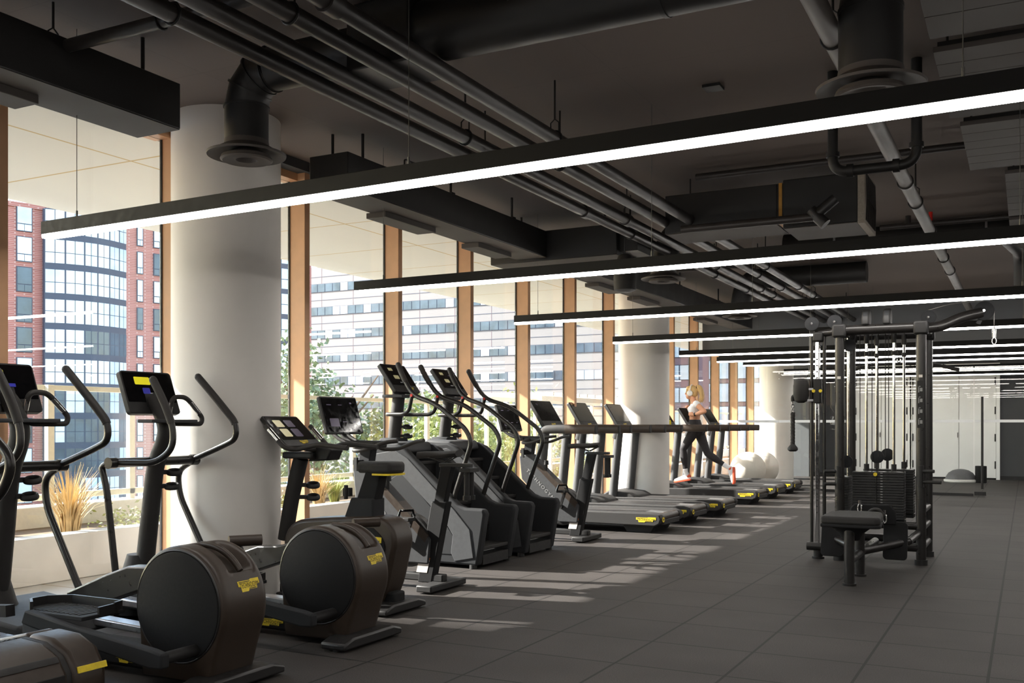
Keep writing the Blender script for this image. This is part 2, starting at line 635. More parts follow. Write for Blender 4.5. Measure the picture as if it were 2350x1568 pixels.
# glass partition across the far end
g = thing('window_30', None, None, (-5.6, 19.95, 0)); g['kind'] = 'structure'
xs = [-5.62, -4.4, -3.2, -2.0, -0.875]
for a, b in zip(xs[:-1], xs[1:]):
    MB().box(a + 0.004, b - 0.004, 19.944, 19.956, 0.05, 2.72).build('pane', 'glass_partition', g)
    MB().box(a + 0.004, b - 0.004, 19.941, 19.944, 1.352, 1.402).build('frosted_band', 'frosted', g)
MB().box(-5.62, -0.875, 19.93, 19.97, 0.0, 0.05).build('floor_channel', 'matte_black', g)
MB().box(-5.62, 8.2, 19.925, 19.975, 2.69, 2.72).build('head_channel', 'matte_black', g)
g2 = thing('window_31', None, None, (1.0, 19.95, 0)); g2['kind'] = 'structure'
for a, b in ((1.06, 3.0), (3.0, 5.0), (5.0, 8.2)):
    MB().box(a + 0.004, b - 0.004, 19.944, 19.956, 0.05, 2.69).build('pane', 'glass_partition', g2)
    MB().box(a + 0.004, b - 0.004, 19.941, 19.944, 1.352, 1.402).build('frosted_band', 'frosted', g2)
MB().box(1.06, 8.2, 19.93, 19.97, 0.0, 0.05).build('floor_channel', 'matte_black', g2)
for i, (a, b, hx) in enumerate(((-0.86, 0.08, -0.73), (0.1, 1.05, 0.9))):
    d = thing('door_%d' % (i + 1), None, None, (a, 19.95, 0)); d['kind'] = 'structure'
    MB().box(a, b, 19.943, 19.957, 0.02, 2.68).build('pane', 'glass_partition', d)
    MB().box(a, b, 19.940, 19.943, 1.352, 1.402).build('frosted_band', 'frosted', d)
    q = MB().box(a - 0.005, a + 0.19, 19.93, 19.97, 0.015, 0.085) if i == 0 else MB().box(b - 0.19, b, 19.93, 19.97, 0.015, 0.085)
    q.build('patch_fitting', 'matte_black', d, bevel=0.004)
    h = MB().cyl((hx, 19.87, 0.14), (hx, 19.87, 1.82), 0.021, 14)
    h.build('pull_handle', 'matte_black', d)
    MB().cyl((hx, 19.87, 0.5), (hx, 19.95, 0.5), 0.012, 10).cyl((hx, 19.87, 1.5), (hx, 19.95, 1.5), 0.012, 10).build('handle_standoff', 'matte_black', d)

# tall white doors in the far wall
for i, (a, b, c) in enumerate(((-3.86, -2.62, -3.24), (-2.52, -0.66, -1.47))):
    d = thing('door_%d' % (i + 3), None, None, (a, 26.15, 0)); d['kind'] = 'structure'
    MB().box(a - 0.05, a, 26.1, 26.2, 0, 2.72).box(b, b + 0.08, 26.1, 26.2, 0, 2.72).box(a - 0.05, b + 0.08, 26.1, 26.2, 2.72, 2.78).build('door_frame', 'door_white', d)
    for (p, q, hx) in ((a, c, a + 0.02), (c, b, b - 0.02)):
        lf = MB().box(p + 0.005, q - 0.005, 26.12, 26.18, 0.04, 2.715).build('door_leaf', 'door_white', d, bevel=0.003)
        for z in (0.35, 1.0, 1.65, 2.35):
            MB().cyl((hx, 26.11, z - 0.09), (hx, 26.11, z + 0.09), 0.014, 8).build('hinge', 'matte_black', lf)
        MB().box(c - 0.03, c - 0.018, 26.1, 26.12, 1.0, 1.12).build('door_handle', 'matte_black', lf)
struct('wall_panel', MB().box(-5.6, -4.9, 25.6, 26.2, 0, CEIL), 'wall_grey')

# ------------------------------------------------------------------ linear pendant lights
fix = [(-5.2, 3.94, 'nearest linear pendant light, its tip left of the big white column'),
       (-5.04, 6.80, 'second linear pendant light from the near end, its tip above the spin bike'),
       (-5.04, 9.73, 'third linear pendant light from the near end, its tip above the stair climbers'),
       (-5.04, 12.66, 'fourth linear pendant light from the near end, its tip in front of the middle column'),
       (-5.04, 15.57, 'fifth linear pendant light from the near end, its tip above the runner'),
       (-4.92, 17.35, 'sixth linear pendant light from the near end, shorter gap behind the fifth'),
       (-4.80, 18.72, 'last linear pendant light before the glass partition'),
       (-4.7, 21.8, 'linear pendant light beyond the glass, nearest the partition'),
       (-4.7, 24.4, 'linear pendant light beyond the glass, nearest the white doors'),
       (-5.04, 0.86, 'linear pendant light overhead beside the camera'),
       (-5.04, -2.06, 'linear pendant light behind the camera, seen mirrored in the glass'),
       (-5.04, -4.9, 'rearmost linear pendant light, seen mirrored in the glass')]
def fixture(x, y, label, s=0.0):
    t = thing('linear_pendant_light', label, 'light', (x, y, 2.42), 'linear pendant lights under the ceiling')
    XE = 7.4
    def sk(mb):
        mb.v = [(p[0], p[1] - s * (p[0] - x), p[2]) for p in mb.v]
        return mb
    sk(MB().box(x, XE, y - 0.036, y + 0.036, 2.442, 2.518)).build('housing', 'fixture_black', t, bevel=0.002)
    prof = [(-0.033, 2.443), (-0.033, 2.426), (-0.028, 2.42), (0.028, 2.42), (0.033, 2.426), (0.033, 2.443)]
    sk(MB().prism([(y + a, b) for a, b in prof], 'x', x + 0.004, XE - 0.004)).build('diffuser', 'led', t)
    for i in range(6):
        cx = x + 0.28 + i * 2.36
        if cx < XE:
            cb = sk(MB().tube([(cx, y, 2.545), (cx, y, CEIL)], 0.0022, 6)).build('cable', 'steel_cable', t)
            sk(MB().cyl((cx, y, 2.516), (cx, y, 2.56), 0.006, 8)).build('cable_gripper', 'steel_cable', cb)
    return t
for i, (x, y, l) in enumerate(fix):
    fixture(x, y, l, (.03, .012, .008, .004)[i] if i < 4 else 0)

# ------------------------------------------------------------------ pipes and ducts
ords = ('window-side pipe of the four parallel ceiling pipes', 'second from the windows of the four parallel ceiling pipes',
        'third from the windows of the four parallel ceiling pipes', 'last of the four parallel ceiling pipes, farthest from the windows')
def hanger(parent, x, y, z, r, ztop=CEIL, axis='y'):
    ring = [(x + (r + .006) * math.cos(a), y, z + (r + .006) * math.sin(a)) if axis == 'y' else (x, y + (r + .006) * math.cos(a), z + (r + .006) * math.sin(a)) for a in [2 * PI * i / 16 for i in range(16)]]
    h = MB().tube(ring, 0.006, 6, closed=True)
    dx, dy = (0.03, 0) if axis == 'y' else (0, 0.03)
    h.tube([(x - dx, y - dy, z + r), (x - dx, y - dy, z + r + 0.06), (x, y, z + r + 0.085), (x + dx, y + dy, z + r + 0.06), (x + dx, y + dy, z + r)], 0.005, 6)
    o = h.build('clevis_hanger', 'duct_black', parent)
    MB().cyl((x, y, z + r + 0.08), (x, y, ztop), 0.007, 8).build('hanger_rod', 'duct_black', o)
for i, (x, r) in enumerate(((-3.54, .045), (-3.33, .045), (-3.05, .045), (-2.81, .045))):
    t = thing('ceiling_pipe', ords[i], 'pipe', (x, 6, 3.23), 'parallel pipes under the ceiling')
    MB().cyl((x, -4, 3.23), (x, 18.84, 3.23), r, 20).build('pipe_run', 'pipe_dark', t)
    for j in range(6):
        y = (6.35, 5.7, 6.6, 6.0)[i] + (j - 1) * 3.0
        hanger(t, x, y, 3.23, r)
    for y in (2.4 + i * .4, 8.2 + i * .5, 14.0):
        MB().cyl((x, y - .05, 3.23), (x, y + .05, 3.23), r + .012, 20).build('pipe_coupling', 'pipe_dark', t)
x = -0.86
t = thing('ceiling_pipe', 'single long grey pipe running lengthwise past the round air diffuser', 'pipe', (x, 6, 3.24))
MB().cyl((x, -4, 3.24), (x, 18.84, 3.24), 0.052, 20).build('pipe_run', 'pipe_grey', t)
for y in (3.0, 8.4, 10.6, 13.5):
    MB().cyl((x, y - .012, 3.24), (x, y + .012, 3.24), 0.064, 20).build('pipe_coupling', 'pipe_dark', t)
for y in (5.1, 9.2, 12.4):
    hanger(t, x, y, 3.24, .052)

def xpipe(y, z, r, x0, x1, label, hang=()):
    t = thing('ceiling_pipe', label, 'pipe', (x0, y, z))
    MB().cyl((x0, y, z), (x1, y, z), r, 16).build('pipe_run', 'pipe_dark', t)
    for hx in hang:
        hanger(t, hx, y, z, r, CEIL, 'x')
    return t
xpipe(3.62, 3.36, .035, -5.4, -2.2, 'thin cross pipe hung above the near rectangular duct', (-4.72, -3.9))
xpipe(8.5, 3.5, .03, -2.6, 3.0, 'thin cross pipe running above the filter unit')
t = xpipe(8.55, 3.06, .035, -2.75, -1.55, 'short cross pipe with a tee fitting under the filter unit')
MB().cyl((-1.6, 8.55, 3.06), (-1.42, 8.55, 3.2), .045, 14).cyl((-1.62, 8.55, 3.12), (-1.5, 8.55, 2.99), .05, 14).build('tee_fitting', 'duct_black', t)
t = xpipe(11.2, 3.42, .03, -1.4, 3.5, 'upper cross pipe with red valve at the right of the ceiling')
MB().cyl((-1.12, 11.2, 3.42), (-1.12, 11.2, 3.52), .03, 12).build('valve', 'duct_black', t)
MB().cyl((-.9, 11.2, 3.44), (-.9, 11.2, 3.54), .02, 12).build('valve_cap', 'red_light', t)
xpipe(11.35, 3.27, .035, -1.5, 3.5, 'lower cross pipe just under the pipe with the red valve')
xpipe(13.0, 3.42, .03, -4.4, -3.2, 'short cross pipe beyond the transverse duct')
t = thing('drain_pipe', 'black drain pipe bent into a U below the ceiling', 'pipe', (-.85, 6.6, 2.95))
MB().tube(fil([(-1.13, 6.7, CEIL), (-1.13, 6.7, 2.96), (-.62, 6.7, 2.96), (-.62, 6.7, CEIL)], .1, 8), 0.033, 14).build('pipe_run', 'duct_black', t)
for (p, q) in (((-1.13, 6.7, 3.06), (-1.13, 6.7, 3.09)), ((-1.04, 6.7, 2.96), (-1.0, 6.7, 2.96)), ((-.76, 6.7, 2.96), (-.72, 6.7, 2.96)), ((-.62, 6.7, 3.06), (-.62, 6.7, 3.09))):
    MB().cyl(p, q, .044, 14).build('pipe_coupling', 'duct_black', t)

def round_diffuser(parent, c, R, rn):
    prof = [(rn, .03), (rn * 1.03, 0), (R * .82, -.035), (R, -.05), (R * .985, -.062), (R * .8, -.05), (rn * 1.0, -.02), (rn * .9, -.02)]
    d = MB().lathe(prof[:], c, 'z', 40).build('diffuser', 'panel_dark', parent)
    c2 = Vector(c) + Vector((0, 0, -.075))
    MB().lathe([(R * .3, .05), (R * .62, .012), (R * .66, -.01), (R * .6, -.018), (R * .35, -.004), (R * .27, -.012), (R * .24, .02)], c2, 'z', 36).build('diffuser_cone', 'panel_dark', d)

t = thing('round_duct', 'large round duct crossing the ceiling and elbowing down to a diffuser by the white column', 'duct', (-4.15, 4.52, 3.0))
MB().cyl((-2.95, 4.55, 3.445), (7.5, 4.55, 3.445), .163, 36).build('main_duct', 'duct_black', t)
for x in (-1.55, 1.2, 3.9):
    MB().cyl((x - .012, 4.55, 3.445), (x + .012, 4.55, 3.445), .168, 36).build('seam_ring', 'duct_black', t)
MB().box(-3.3, -2.9, 4.36, 4.72, 3.24, 3.6).build('transition_box', 'duct_black', t, bevel=.01)
MB().cyl((-3.3, 4.53, 3.42), (-3.95, 4.53, 3.42), .128, 30).build('branch_duct', 'duct_black', t)
el = []
for i in range(4):
    a = math.radians(90 * i / 3)
    el.append((-3.97 - .2 * math.sin(a), 4.53, 3.22 + .2 * math.cos(a)))
MB().tube(el, .128, 30).build('elbow', 'duct_black', t)
for i, p in enumerate(el):
    a = math.radians(90 * i / 3)
    d = Vector((-math.cos(a), 0, -math.sin(a))) * .006
    MB().cyl(Vector(p) - d, Vector(p) + d, .137, 30).build('seam_ring', 'duct_black', t)
MB().cyl((-4.17, 4.53, 3.23), (-4.17, 4.53, 2.98), .13, 30).build('drop_collar', 'duct_black', t)
round_diffuser(t, (-4.17, 4.53, 2.99), .235, .13)
for x in (-2.3, -.6, 1.5):
    MB().cyl((x, 4.36, 3.43), (x, 4.36, CEIL), .006, 6).build('hanger_rod', 'duct_black', t)

t = thing('round_duct', 'round vertical duct with a dish diffuser hanging over the nearest light at right', 'duct', (-.655, 4.9, 3.0))
MB().cyl((-.655, 4.9, 2.95), (-.655, 4.9, 3.26), .145, 32).lathe([(.145, 3.26), (.1, 3.62)], (-.655, 4.9, 0), 'z', 32).build('drop_duct', 'duct_black', t)
MB().cyl((-.655, 4.9, 3.25), (-.655, 4.9, 3.27), .149, 32).build('seam_ring', 'duct_black', t)
MB().cyl((-.6, 5.0, 3.5), (.6, 5.2, 3.5), .1, 28).build('branch_duct', 'duct_black', t)
round_diffuser(t, (-.655, 4.9, 2.95), .25, .147)

t = thing('round_duct', 'long round duct crossing the ceiling behind the second pendant light', 'duct', (1, 12.1, 3.3))
MB().cyl((-2.6, 12.1, 3.455), (7.5, 12.1, 3.455), .15, 32).build('main_duct', 'duct_black', t)
for x in (-2.0, -.4, 1.0):
    MB().cyl((x - .012, 12.1, 3.455), (x + .012, 12.1, 3.455), .157, 32).build('seam_ring', 'alu', t)
MB().tube(fil([(-.2, 12.15, 3.43), (-.02, 13.3, 3.4), (-.02, 13.5, 2.98)], .2, 6), .13, 28).build('branch_duct', 'duct_black', t)
round_diffuser(t, (-.02, 13.5, 2.97), .25, .14)

t = thing('round_duct', 'round duct turning down behind the transverse rectangular duct', 'duct', (-3.6, 11.0, 3.3))
MB().tube(fil([(-2.6, 10.6, 3.46), (-3.55, 10.6, 3.46), (-3.62, 10.6, 3.0)], .3, 8), .14, 28).build('main_duct', 'duct_black', t)
round_diffuser(t, (-3.62, 10.6, 3.0), .25, .14)
t = thing('round_duct', 'round duct dropping to a diffuser beside the far rectangular duct', 'duct', (-3.7, 15.2, 3.0))
MB().tube(fil([(-2.0, 14.6, 3.46), (-3.72, 14.6, 3.46), (-3.8, 14.6, 2.98)], .3, 8), .15, 28).build('main_duct', 'duct_black', t)
round_diffuser(t, (-3.8, 14.6, 2.98), .26, .15)

def rect_duct(label, x0, x1, y0, y1, z0, z1, vents, rods, extra=None):
    t = thing('rectangular_duct', label, 'duct', ((x0 + x1) / 2, (y0 + y1) / 2, z0), 'black rectangular ducts along the windows')
    MB().box(x0, x1, y0, y1, z0, z1).build('duct_body', 'duct_black', t, bevel=.006)
    MB().box(x0 + .004, x1 - .004, y0 + .004, y1 - .004, z0 - .004, z0 - .001).build('pale_underside', 'panel_dark', t)  # window light on the underside, put into a paler sheet
    for (a, b) in vents:
        MB().box(x0 - .04, x0 + .16, a, b, z0 - .05, z0 - .002).build('slot_diffuser', 'panel_dark', t, bevel=.004)
    for (x, y) in rods:
        MB().cyl((x, y, z1), (x, y, CEIL), .012, 8).build('hanger_rod', 'duct_black', t)
        MB().box(x - .03, x + .03, y - .03, y + .03, z1, z1 + .02).build('rod_plate', 'duct_black', t)
    return t
rect_duct('nearest black rectangular duct, ending beside the big white column', -4.97, -4.6, -3.5, 4.42, 3.12, 3.4, ((2.6, 3.6),), ((-4.68, 3.2), (-4.68, 4.2), (-4.68, 1.5)))
rect_duct('second black rectangular duct, running behind the nearest pendant light', -4.97, -4.6, 6.1, 9.62, 3.12, 3.4, ((6.9, 7.7), (8.5, 9.2)), ((-4.68, 6.4), (-4.9, 6.3), (-4.65, 7.7), (-4.65, 8.9)))
t = rect_duct('short wide rectangular duct set crosswise at the end of the second duct', -5.3, -3.8, 9.63, 10.35, 3.09, 3.41, (), ((-4.0, 9.8), (-5.0, 9.8)))
MB().box(-3.8, -3.6, 9.72, 10.2, 3.13, 3.38).build('duct_collar', 'duct_black', t)
rect_duct('farthest black rectangular duct, running over the middle column toward the far end', -4.97, -4.6, 10.9, 18.6, 3.12, 3.4, ((11.6, 12.4), (13.1, 13.9), (16.2, 17.0)), ((-4.66, 12.2), (-4.66, 14.4), (-4.66, 16.5)))

t = thing('filter_unit', 'black air handling box with a pleated filter on its end', 'air unit', (-2.2, 9.3, 3.1))
MB().box(-1.94, -1.3, 8.95, 9.6, 3.07, 3.5).build('cabinet', 'duct_black', t, bevel=.008)
MB().box(-1.3, -1.24, 8.93, 9.62, 3.05, 3.52).build('filter_frame', 'filter_pad', t, bevel=.004)
zz = MB()
for i in range(12):
    y = 8.98 + i * .05
    zz.bar((-1.235, y, 3.08), (-1.235, y + .05, 3.28), .008, .008).bar((-1.235, y + .05, 3.28), (-1.235, y, 3.49), .008, .008)
zz.build('filter_mesh', 'pipe_dark', t)
MB().box(-3.05, -2.0, 8.98, 9.5, 3.12, 3.48).build('inlet_duct', 'duct_black', t, bevel=.006)
MB().box(-2.0, -1.94, 8.99, 9.5, 3.12, 3.48).build('flexible_collar', 'duct_black', t)
MB().box(-1.985, -1.955, 8.985, 9.51, 3.115, 3.485).build('tape_seal', 'orange_tape', t)
MB().box(-3.04, -2.0, 8.99, 9.49, 3.112, 3.119).build('pale_underside', 'panel_dark', t)
MB().box(-1.93, -1.31, 8.96, 9.59, 3.062, 3.069).build('pale_underside', 'panel_dark', t)

plabels = ('nearest of the dark ribbed ceiling panels at right', 'second of the dark ribbed ceiling panels at right', 'third of the dark ribbed ceiling panels at right', 'fourth of the dark ribbed ceiling panels at right', 'farthest of the dark ribbed ceiling panels at right')
for i, (x, y0, y1) in enumerate(((-.45, 3.7, 5.55), (-.45, 5.75, 7.05), (-.40, 7.25, 8.55), (-.16, 8.8, 10.6), (-.16, 10.8, 12.6))):
    t = thing('ceiling_panel', plabels[i], 'ceiling panel', (x, y0, 3.3), 'ribbed panels under the ceiling')
    n = 6
    for k in range(n):
        a = y0 + (y1 - y0) * k / n
        b = y0 + (y1 - y0) * (k + 1) / n - .006
        MB().box(x, x + 3.0, a, b, 3.31, 3.34).build('plank', 'panel_dark', t, bevel=.002)
    MB().box(x + .02, x + 2.98, y0 + .02, y1 - .02, 3.34, 3.37).build('backing', 'duct_black', t)
    for (hx, hy) in ((x + .06, y0 + .15), (x + .06, y1 - .15), (x + 2.9, y0 + .15), (x + 2.9, y1 - .15)):
        MB().cyl((hx, hy, 3.37), (hx, hy, CEIL), .007, 6).build('hanger_rod', 'duct_black', t)

for i, (x, y, lab) in enumerate(((-1.9, 6.6, 'flat black ceiling plate above the nearest pendant light'), (-5.2, 3.3, 'small bent black bracket on the nearest rectangular duct'), (-4.75, 6.75, 'thin bent black bracket by the start of the second rectangular duct'))):
    z = CEIL - .03 if i == 0 else 3.4
    if i == 0:
        mb = MB().box(x - .06, x + .06, y - .06, y + .06, CEIL - .02, CEIL)
    else:
        mb = MB().tube(fil([(x + .3, y - .1, z), (x + .3, y - .1, z + .05), (x + .3, y + .22, z + .05), (x + .3, y + .22, z)], .02, 3), .008, 6)
    tag(mb.build('ceiling_bracket', 'duct_black', None, origin=(x, y, z)), lab, 'bracket')
t = thing('hanging_speaker', 'black bell-shaped loudspeaker hanging behind the second pendant light', 'speaker', (-3.55, 9.3, 2.8))
MB().lathe([(.04, 3.02), (.07, 3.0), (.1, 2.9), (.115, 2.78), (.11, 2.66), (.06, 2.64)], (-3.58, 9.3, 0), 'z', 24).build('body', 'soft_black', t)
MB().tube([(-3.58, 9.3, 3.02), (-3.58, 9.3, CEIL)], .006, 6).build('drop_cable', 'duct_black', t)

# ------------------------------------------------------------------ outside
struct('terrace_floor', MB().box(-9.1, XW - .14, -8, 34, -.3, -.002), 'paving')
struct('terrace_soffit_ceiling', MB().box(-8.76, XW - .14, -8, 34, 3.5, 3.9), 'soffit_panel')
struct('added_shade_tower', MB().box(-70, -62, -25.5, -11.1, -7.2, 50), 'office_wall')  # unseen slab, added to keep the sun off the nearest windows
struct('ground', MB().box(-400, 60, -200, 400, -7.5, -7), 'asphalt')
t = thing('planter', 'long pale concrete planter box on the terrace outside the windows', 'planter', (-7.2, 12, 0))
MB().box(-7.36, -7.16, -6, 33, 0, .385).build('front_wall', 'concrete', t, bevel=.008)
MB().box(-8.4, -7.36, -6, 33, 0.0, .32).build('soil', 'soil', t)
MB().box(-8.72, -8.4, -6, 33, 0.0, .52).build('kerb', 'kerb_white', t, bevel=.008)
t = thing('glass_railing', 'cream framed glass railing along the terrace edge', 'railing', (-8.55, 12, .5))
ps = [11.45 + 1.97 * (k - 8) for k in range(19)]
for y, y2 in zip(ps, ps[1:] + [None]):
    MB().box(-8.58, -8.52, y - .035, y + .035, .1, 1.7).build('post', 'cream', t, bevel=.004)
    if y2 and y > -1 and y < 28:
        MB().box(-8.556, -8.546, y + .05, y2 - .05, .64, 1.62).build('glass_panel', 'glass_rail', t)
MB().box(-8.5, -8.44, 6.42, 6.49, .1, 1.7).build('post', 'cream', t, bevel=.004)
MB().box(-8.6, -8.5, -5, 33, 1.65, 1.70).build('top_rail', 'cream', t, bevel=.004)
MB().box(-8.58, -8.52, -5, 33, .57, .63).build('bottom_rail', 'cream', t, bevel=.004)

def tuft(x, y, z, h, n, m, spread, rnd):
    mb = MB()
    for i in range(n):
        a = rnd.uniform(0, 2 * PI)
        r0 = rnd.uniform(0, .07)
        l = h * rnd.uniform(.55, 1.0)
        out = spread * rnd.uniform(.25, 1.0)
        dx, dy = math.cos(a), math.sin(a)
        w = rnd.uniform(.004, .009)
        pts = []
        for k in range(4):
            t = k / 3
            pts.append(Vector((x + dx * (r0 + out * t * t), y + dy * (r0 + out * t * t), z + l * (t - .35 * t * t * out / spread))))
        s = Vector((-dy, dx, 0)) * w
        vs = []
        for k, p in enumerate(pts):
            f = 1 - k / 3.4
            vs += [p - s * f, p + s * f]
        mb.add(vs, [(2 * k, 2 * k + 1, 2 * k + 3, 2 * k + 2) for k in range(3)])
    return mb
rnd = random.Random(5)
kinds = [('straw', 'feathery straw coloured grass tuft in the concrete planter', .62, 260, .3), ('grass_green', 'arching yellow-green grass clump in the concrete planter', .5, 260, .36), ('leaf_a', 'low bright leafy shrub in the concrete planter', .3, 0, .3)]
protos = {}
yy = 3.1
seq = [2, 1, 2, 0, 0, 2, 1, 1, 2, 0, 1, 1, 2, 1, 0, 1, 2, 1, 1, 0, 2, 1, 1, 2, 1, 0, 1, 1]
for i, kd in enumerate(seq):
    m, lab, h, n, sp = kinds[kd]
    x = -7.62 - .5 * rnd.random()
    if kd not in protos:
        if n:
            mb = tuft(0, 0, .32, h, n, m, sp, rnd)
        else:
            mb = MB()
            for q in range(420):
                p = Vector((rnd.gauss(0, .16), rnd.gauss(0, .2), .32 + abs(rnd.gauss(.06, .09))))
                u = Vector((rnd.uniform(-1, 1), rnd.uniform(-1, 1), rnd.uniform(-.3, .8))).normalized() * rnd.uniform(.018, .034)
                v = u.cross(Vector((rnd.uniform(-1, 1), rnd.uniform(-1, 1), rnd.uniform(-1, 1)))).normalized() * .014
                mb.add([p - u, p + v, p + u, p - v], [(0, 1, 2, 3)])
        o = mb.build(('grass_tuft', 'grass_tuft', 'leafy_shrub')[kd], m, None, recalc=False)
        tag(o, lab, ('grass', 'grass', 'shrub')[kd], 'plants in the concrete planter')
        o.location = (x, yy, 0)
        protos[kd] = o
    else:
        o = protos[kd].copy()
        COL.objects.link(o)
        o.location = (x, yy, 0)
        o.rotation_euler = (0, 0, rnd.uniform(0, 6))
        s = rnd.uniform(.8, 1.25)
        o.scale = (s, s, s)
        o.location.z = .32 - .32 * s
    yy += rnd.uniform(.55, .85)

def tree(x, y, zb, zt, r, m, label, nl, seed):
    rn = random.Random(seed)
    t = thing('tree', label, 'tree', (x, y, zb))
    tr = MB()
    zc = zt - r * .9
    tr.tube(cr([(x, y, zb), (x + .1, y + .1, (zb + zc) / 2), (x, y, zc)], 4), [.16 - .01 * i for i in range(9)], 8)
    for i in range(7):
        a = rn.uniform(0, 6.28)
        tr.tube([(x, y, zc - rn.uniform(0, 1.2)), (x + math.cos(a) * r * .7, y + math.sin(a) * r * .7, zc + rn.uniform(-.2, r * .6))], [.05, .015], 6)
    tr.build('trunk', 'bark', t)
    fo = MB()
    cl = [(rn.gauss(0, .42) * r, rn.gauss(0, .42) * r, rn.gauss(0, .36) * r) for i in range(34)]
    for q in range(nl):
        c = cl[q % len(cl)]
        p = Vector((x + c[0] + rn.gauss(0, .15) * r, y + c[1] + rn.gauss(0, .15) * r, zc + c[2] + rn.gauss(0, .12) * r))
        u = Vector((rn.uniform(-1, 1), rn.uniform(-1, 1), rn.uniform(-1, 1))).normalized() * rn.uniform(.05, .09)
        v = u.cross(Vector((rn.uniform(-1, 1), rn.uniform(-1, 1), rn.uniform(-1, 1)))).normalized() * .04
        fo.add([p - u, p + v, p + u, p - v], [(0, 1, 2, 3)])
    fo.build('foliage', m, t, recalc=False)
tree(-13.2, 16.4, -7, 3.25, 1.9, 'leaf_b', 'tall grey-green street tree rising above the terrace railing', 5200, 1)
tree(-12.0, 17.6, -7, 1.55, 1.7, 'leaf_a', 'bright yellow-green tree crown just behind the railing, left of the stair climber screen', 4800, 2)
tree(-12.4, 20.5, -7, 1.7, 1.8, 'leaf_a', 'bright yellow-green tree crown behind the two stair climbers', 4800, 3)
tree(-12.2, 13.6, -7, .9, 1.6, 'leaf_b', 'low grey-green tree crown behind the railing near the white column', 4200, 4)
tree(-13.2, 24.5, -7, 1.9, 2.0, 'leaf_a', 'leafy tree crown behind the railing beyond the stair climbers', 4200, 6)
tree(-14.5, 31.0, -7, 1.6, 2.0, 'leaf_b', 'small leafy tree crown far along the street', 3500, 7)
# ------------------------------------------------------------------ buildings across the street
def brick_building():
    A = Vector((-76.0, 61.84, 0))
    th = math.radians(19)
    D = Vector((math.sin(th), math.cos(th), 0))
    N = Vector((math.cos(th), -math.sin(th), 0))
    Z = Vector((0, 0, 1))
    t = thing('apartment_building', 'red brick apartment block with a curved dark framed glass bay, across the street', 'building', tuple(A))
    def P(s, o, z):
        return A + D * s + N * o + Z * z
    def sbox(mb, s0, s1, o0, o1, z0, z1):
        vs = [P(s, o, z) for z in (z0, z1) for s, o in ((s0, o0), (s1, o0), (s1, o1), (s0, o1))]
        return mb.add(vs, [(0, 3, 2, 1), (4, 5, 6, 7), (0, 1, 5, 4), (1, 2, 6, 5), (2, 3, 7, 6), (3, 0, 4, 7)])
    w = MB()
    sbox(w, -14, 23.6, -12, 0, -7.2, 20.3)
    wo = w.build('brick_wall', 'brick', t)
    sbox(MB(), -14, 23.8, -12, .15, 20.3, 20.7).build('parapet', 'brick', t)
    def win(s0, s1, o, z0, z1, cross, m):
        f = sbox(MB(), s0, s1, o, o + .12, z0, z1).build('window', 'frame_slate', t)
        p = MB()
        g = .07
        sm = (s0 + s1) / 2
        zl = z0 + (z1 - z0) * cross
        sbox(p, s0 + g, s1 - g, o + .121, o + .14, zl + .04, z1 - g)
        sbox(p, s0 + g, sm - .02, o + .121, o + .14, z0 + g, zl - .04)
        sbox(p, sm + .02, s1 - g, o + .121, o + .14, z0 + g, zl - .04)
        p.build('pane', m, f)
    rn = random.Random(3)
    pm = ['pane_pale', 'pane_sky', 'pane_pale', 'pane_dark']
    F = 2.64
    for k in range(10):
        z0 = 15.55 - 2.64 * (k - 1)
        win(-6.05, -4.75, 0, z0, z0 + 2.2, .3, rn.choice(pm))
        win(4.55, 5.15, 0, z0, z0 + 2.1, .28, rn.choice(pm))
        win(6.15, 7.3, 0, z0, z0 + 2.1, .3, rn.choice(pm))
        # curved bay
        pts = [(-3.95, .75), (-2.35, 1.25), (-.75, 1.45), (.45, 1.35), (1.65, 1.0), (2.75, .45), (3.75, -.1)]
        for (a, b) in zip(pts[:-1], pts[1:]):
            p0, p1 = P(a[0], a[1], 0), P(b[0], b[1], 0)
            u = (p1 - p0)
            L = u.length
            f = MB().add([p0 + Z * (z0 - .44), p1 + Z * (z0 - .44), p1 + Z * (z0 + 2.2), p0 + Z * (z0 + 2.2)] + [q - N * .5 for q in (p0 + Z * (z0 - .44), p1 + Z * (z0 - .44), p1 + Z * (z0 + 2.2), p0 + Z * (z0 + 2.2))],
                         [(0, 1, 2, 3), (7, 6, 5, 4), (0, 4, 5, 1), (1, 5, 6, 2), (2, 6, 7, 3), (3, 7, 4, 0)]).build('bay_window', 'frame_slate', t)
            pn = MB()
            u.normalize()
            nn = u.cross(Z)
            split = .95 if k % 3 else 1.05
            for (x0, x1, y0, y1) in ((.07, L * .5 - .03, .04, split), (L * .5 + .03, L - .07, .04, split), (.07, L * .5 - .03, split + .06, 2.1), (L * .5 + .03, L - .07, split + .06, 2.1)):
                q = [p0 + u * x0 + Z * (z0 + y0), p0 + u * x1 + Z * (z0 + y0), p0 + u * x1 + Z * (z0 + y1), p0 + u * x0 + Z * (z0 + y1)]
                pn.add([c + nn * .012 for c in q] + [c + nn * .002 for c in q], [(0, 1, 2, 3), (7, 6, 5, 4), (0, 4, 5, 1), (1, 5, 6, 2), (2, 6, 7, 3), (3, 7, 4, 0)])
            pn.build('pane', 'pane_dark' if k > 3 and rn.random() < .6 else ('pane_sky' if rn.random() < .5 else 'pane_pale'), f)
        # second bay at the far corner
        f = sbox(MB(), 19.6, 22.6, 0, .5, z0 - .44, z0 + 2.2).build('corner_bay', 'frame_slate', t)
        p = MB()
        for a in (19.7, 20.7, 21.7):
            sbox(p, a, a + .86, .501, .52, z0, z0 + .95)
            sbox(p, a, a + .86, .501, .52, z0 + 1.03, z0 + 2.1)
        p.build('pane', 'pane_sky', f)
brick_building()

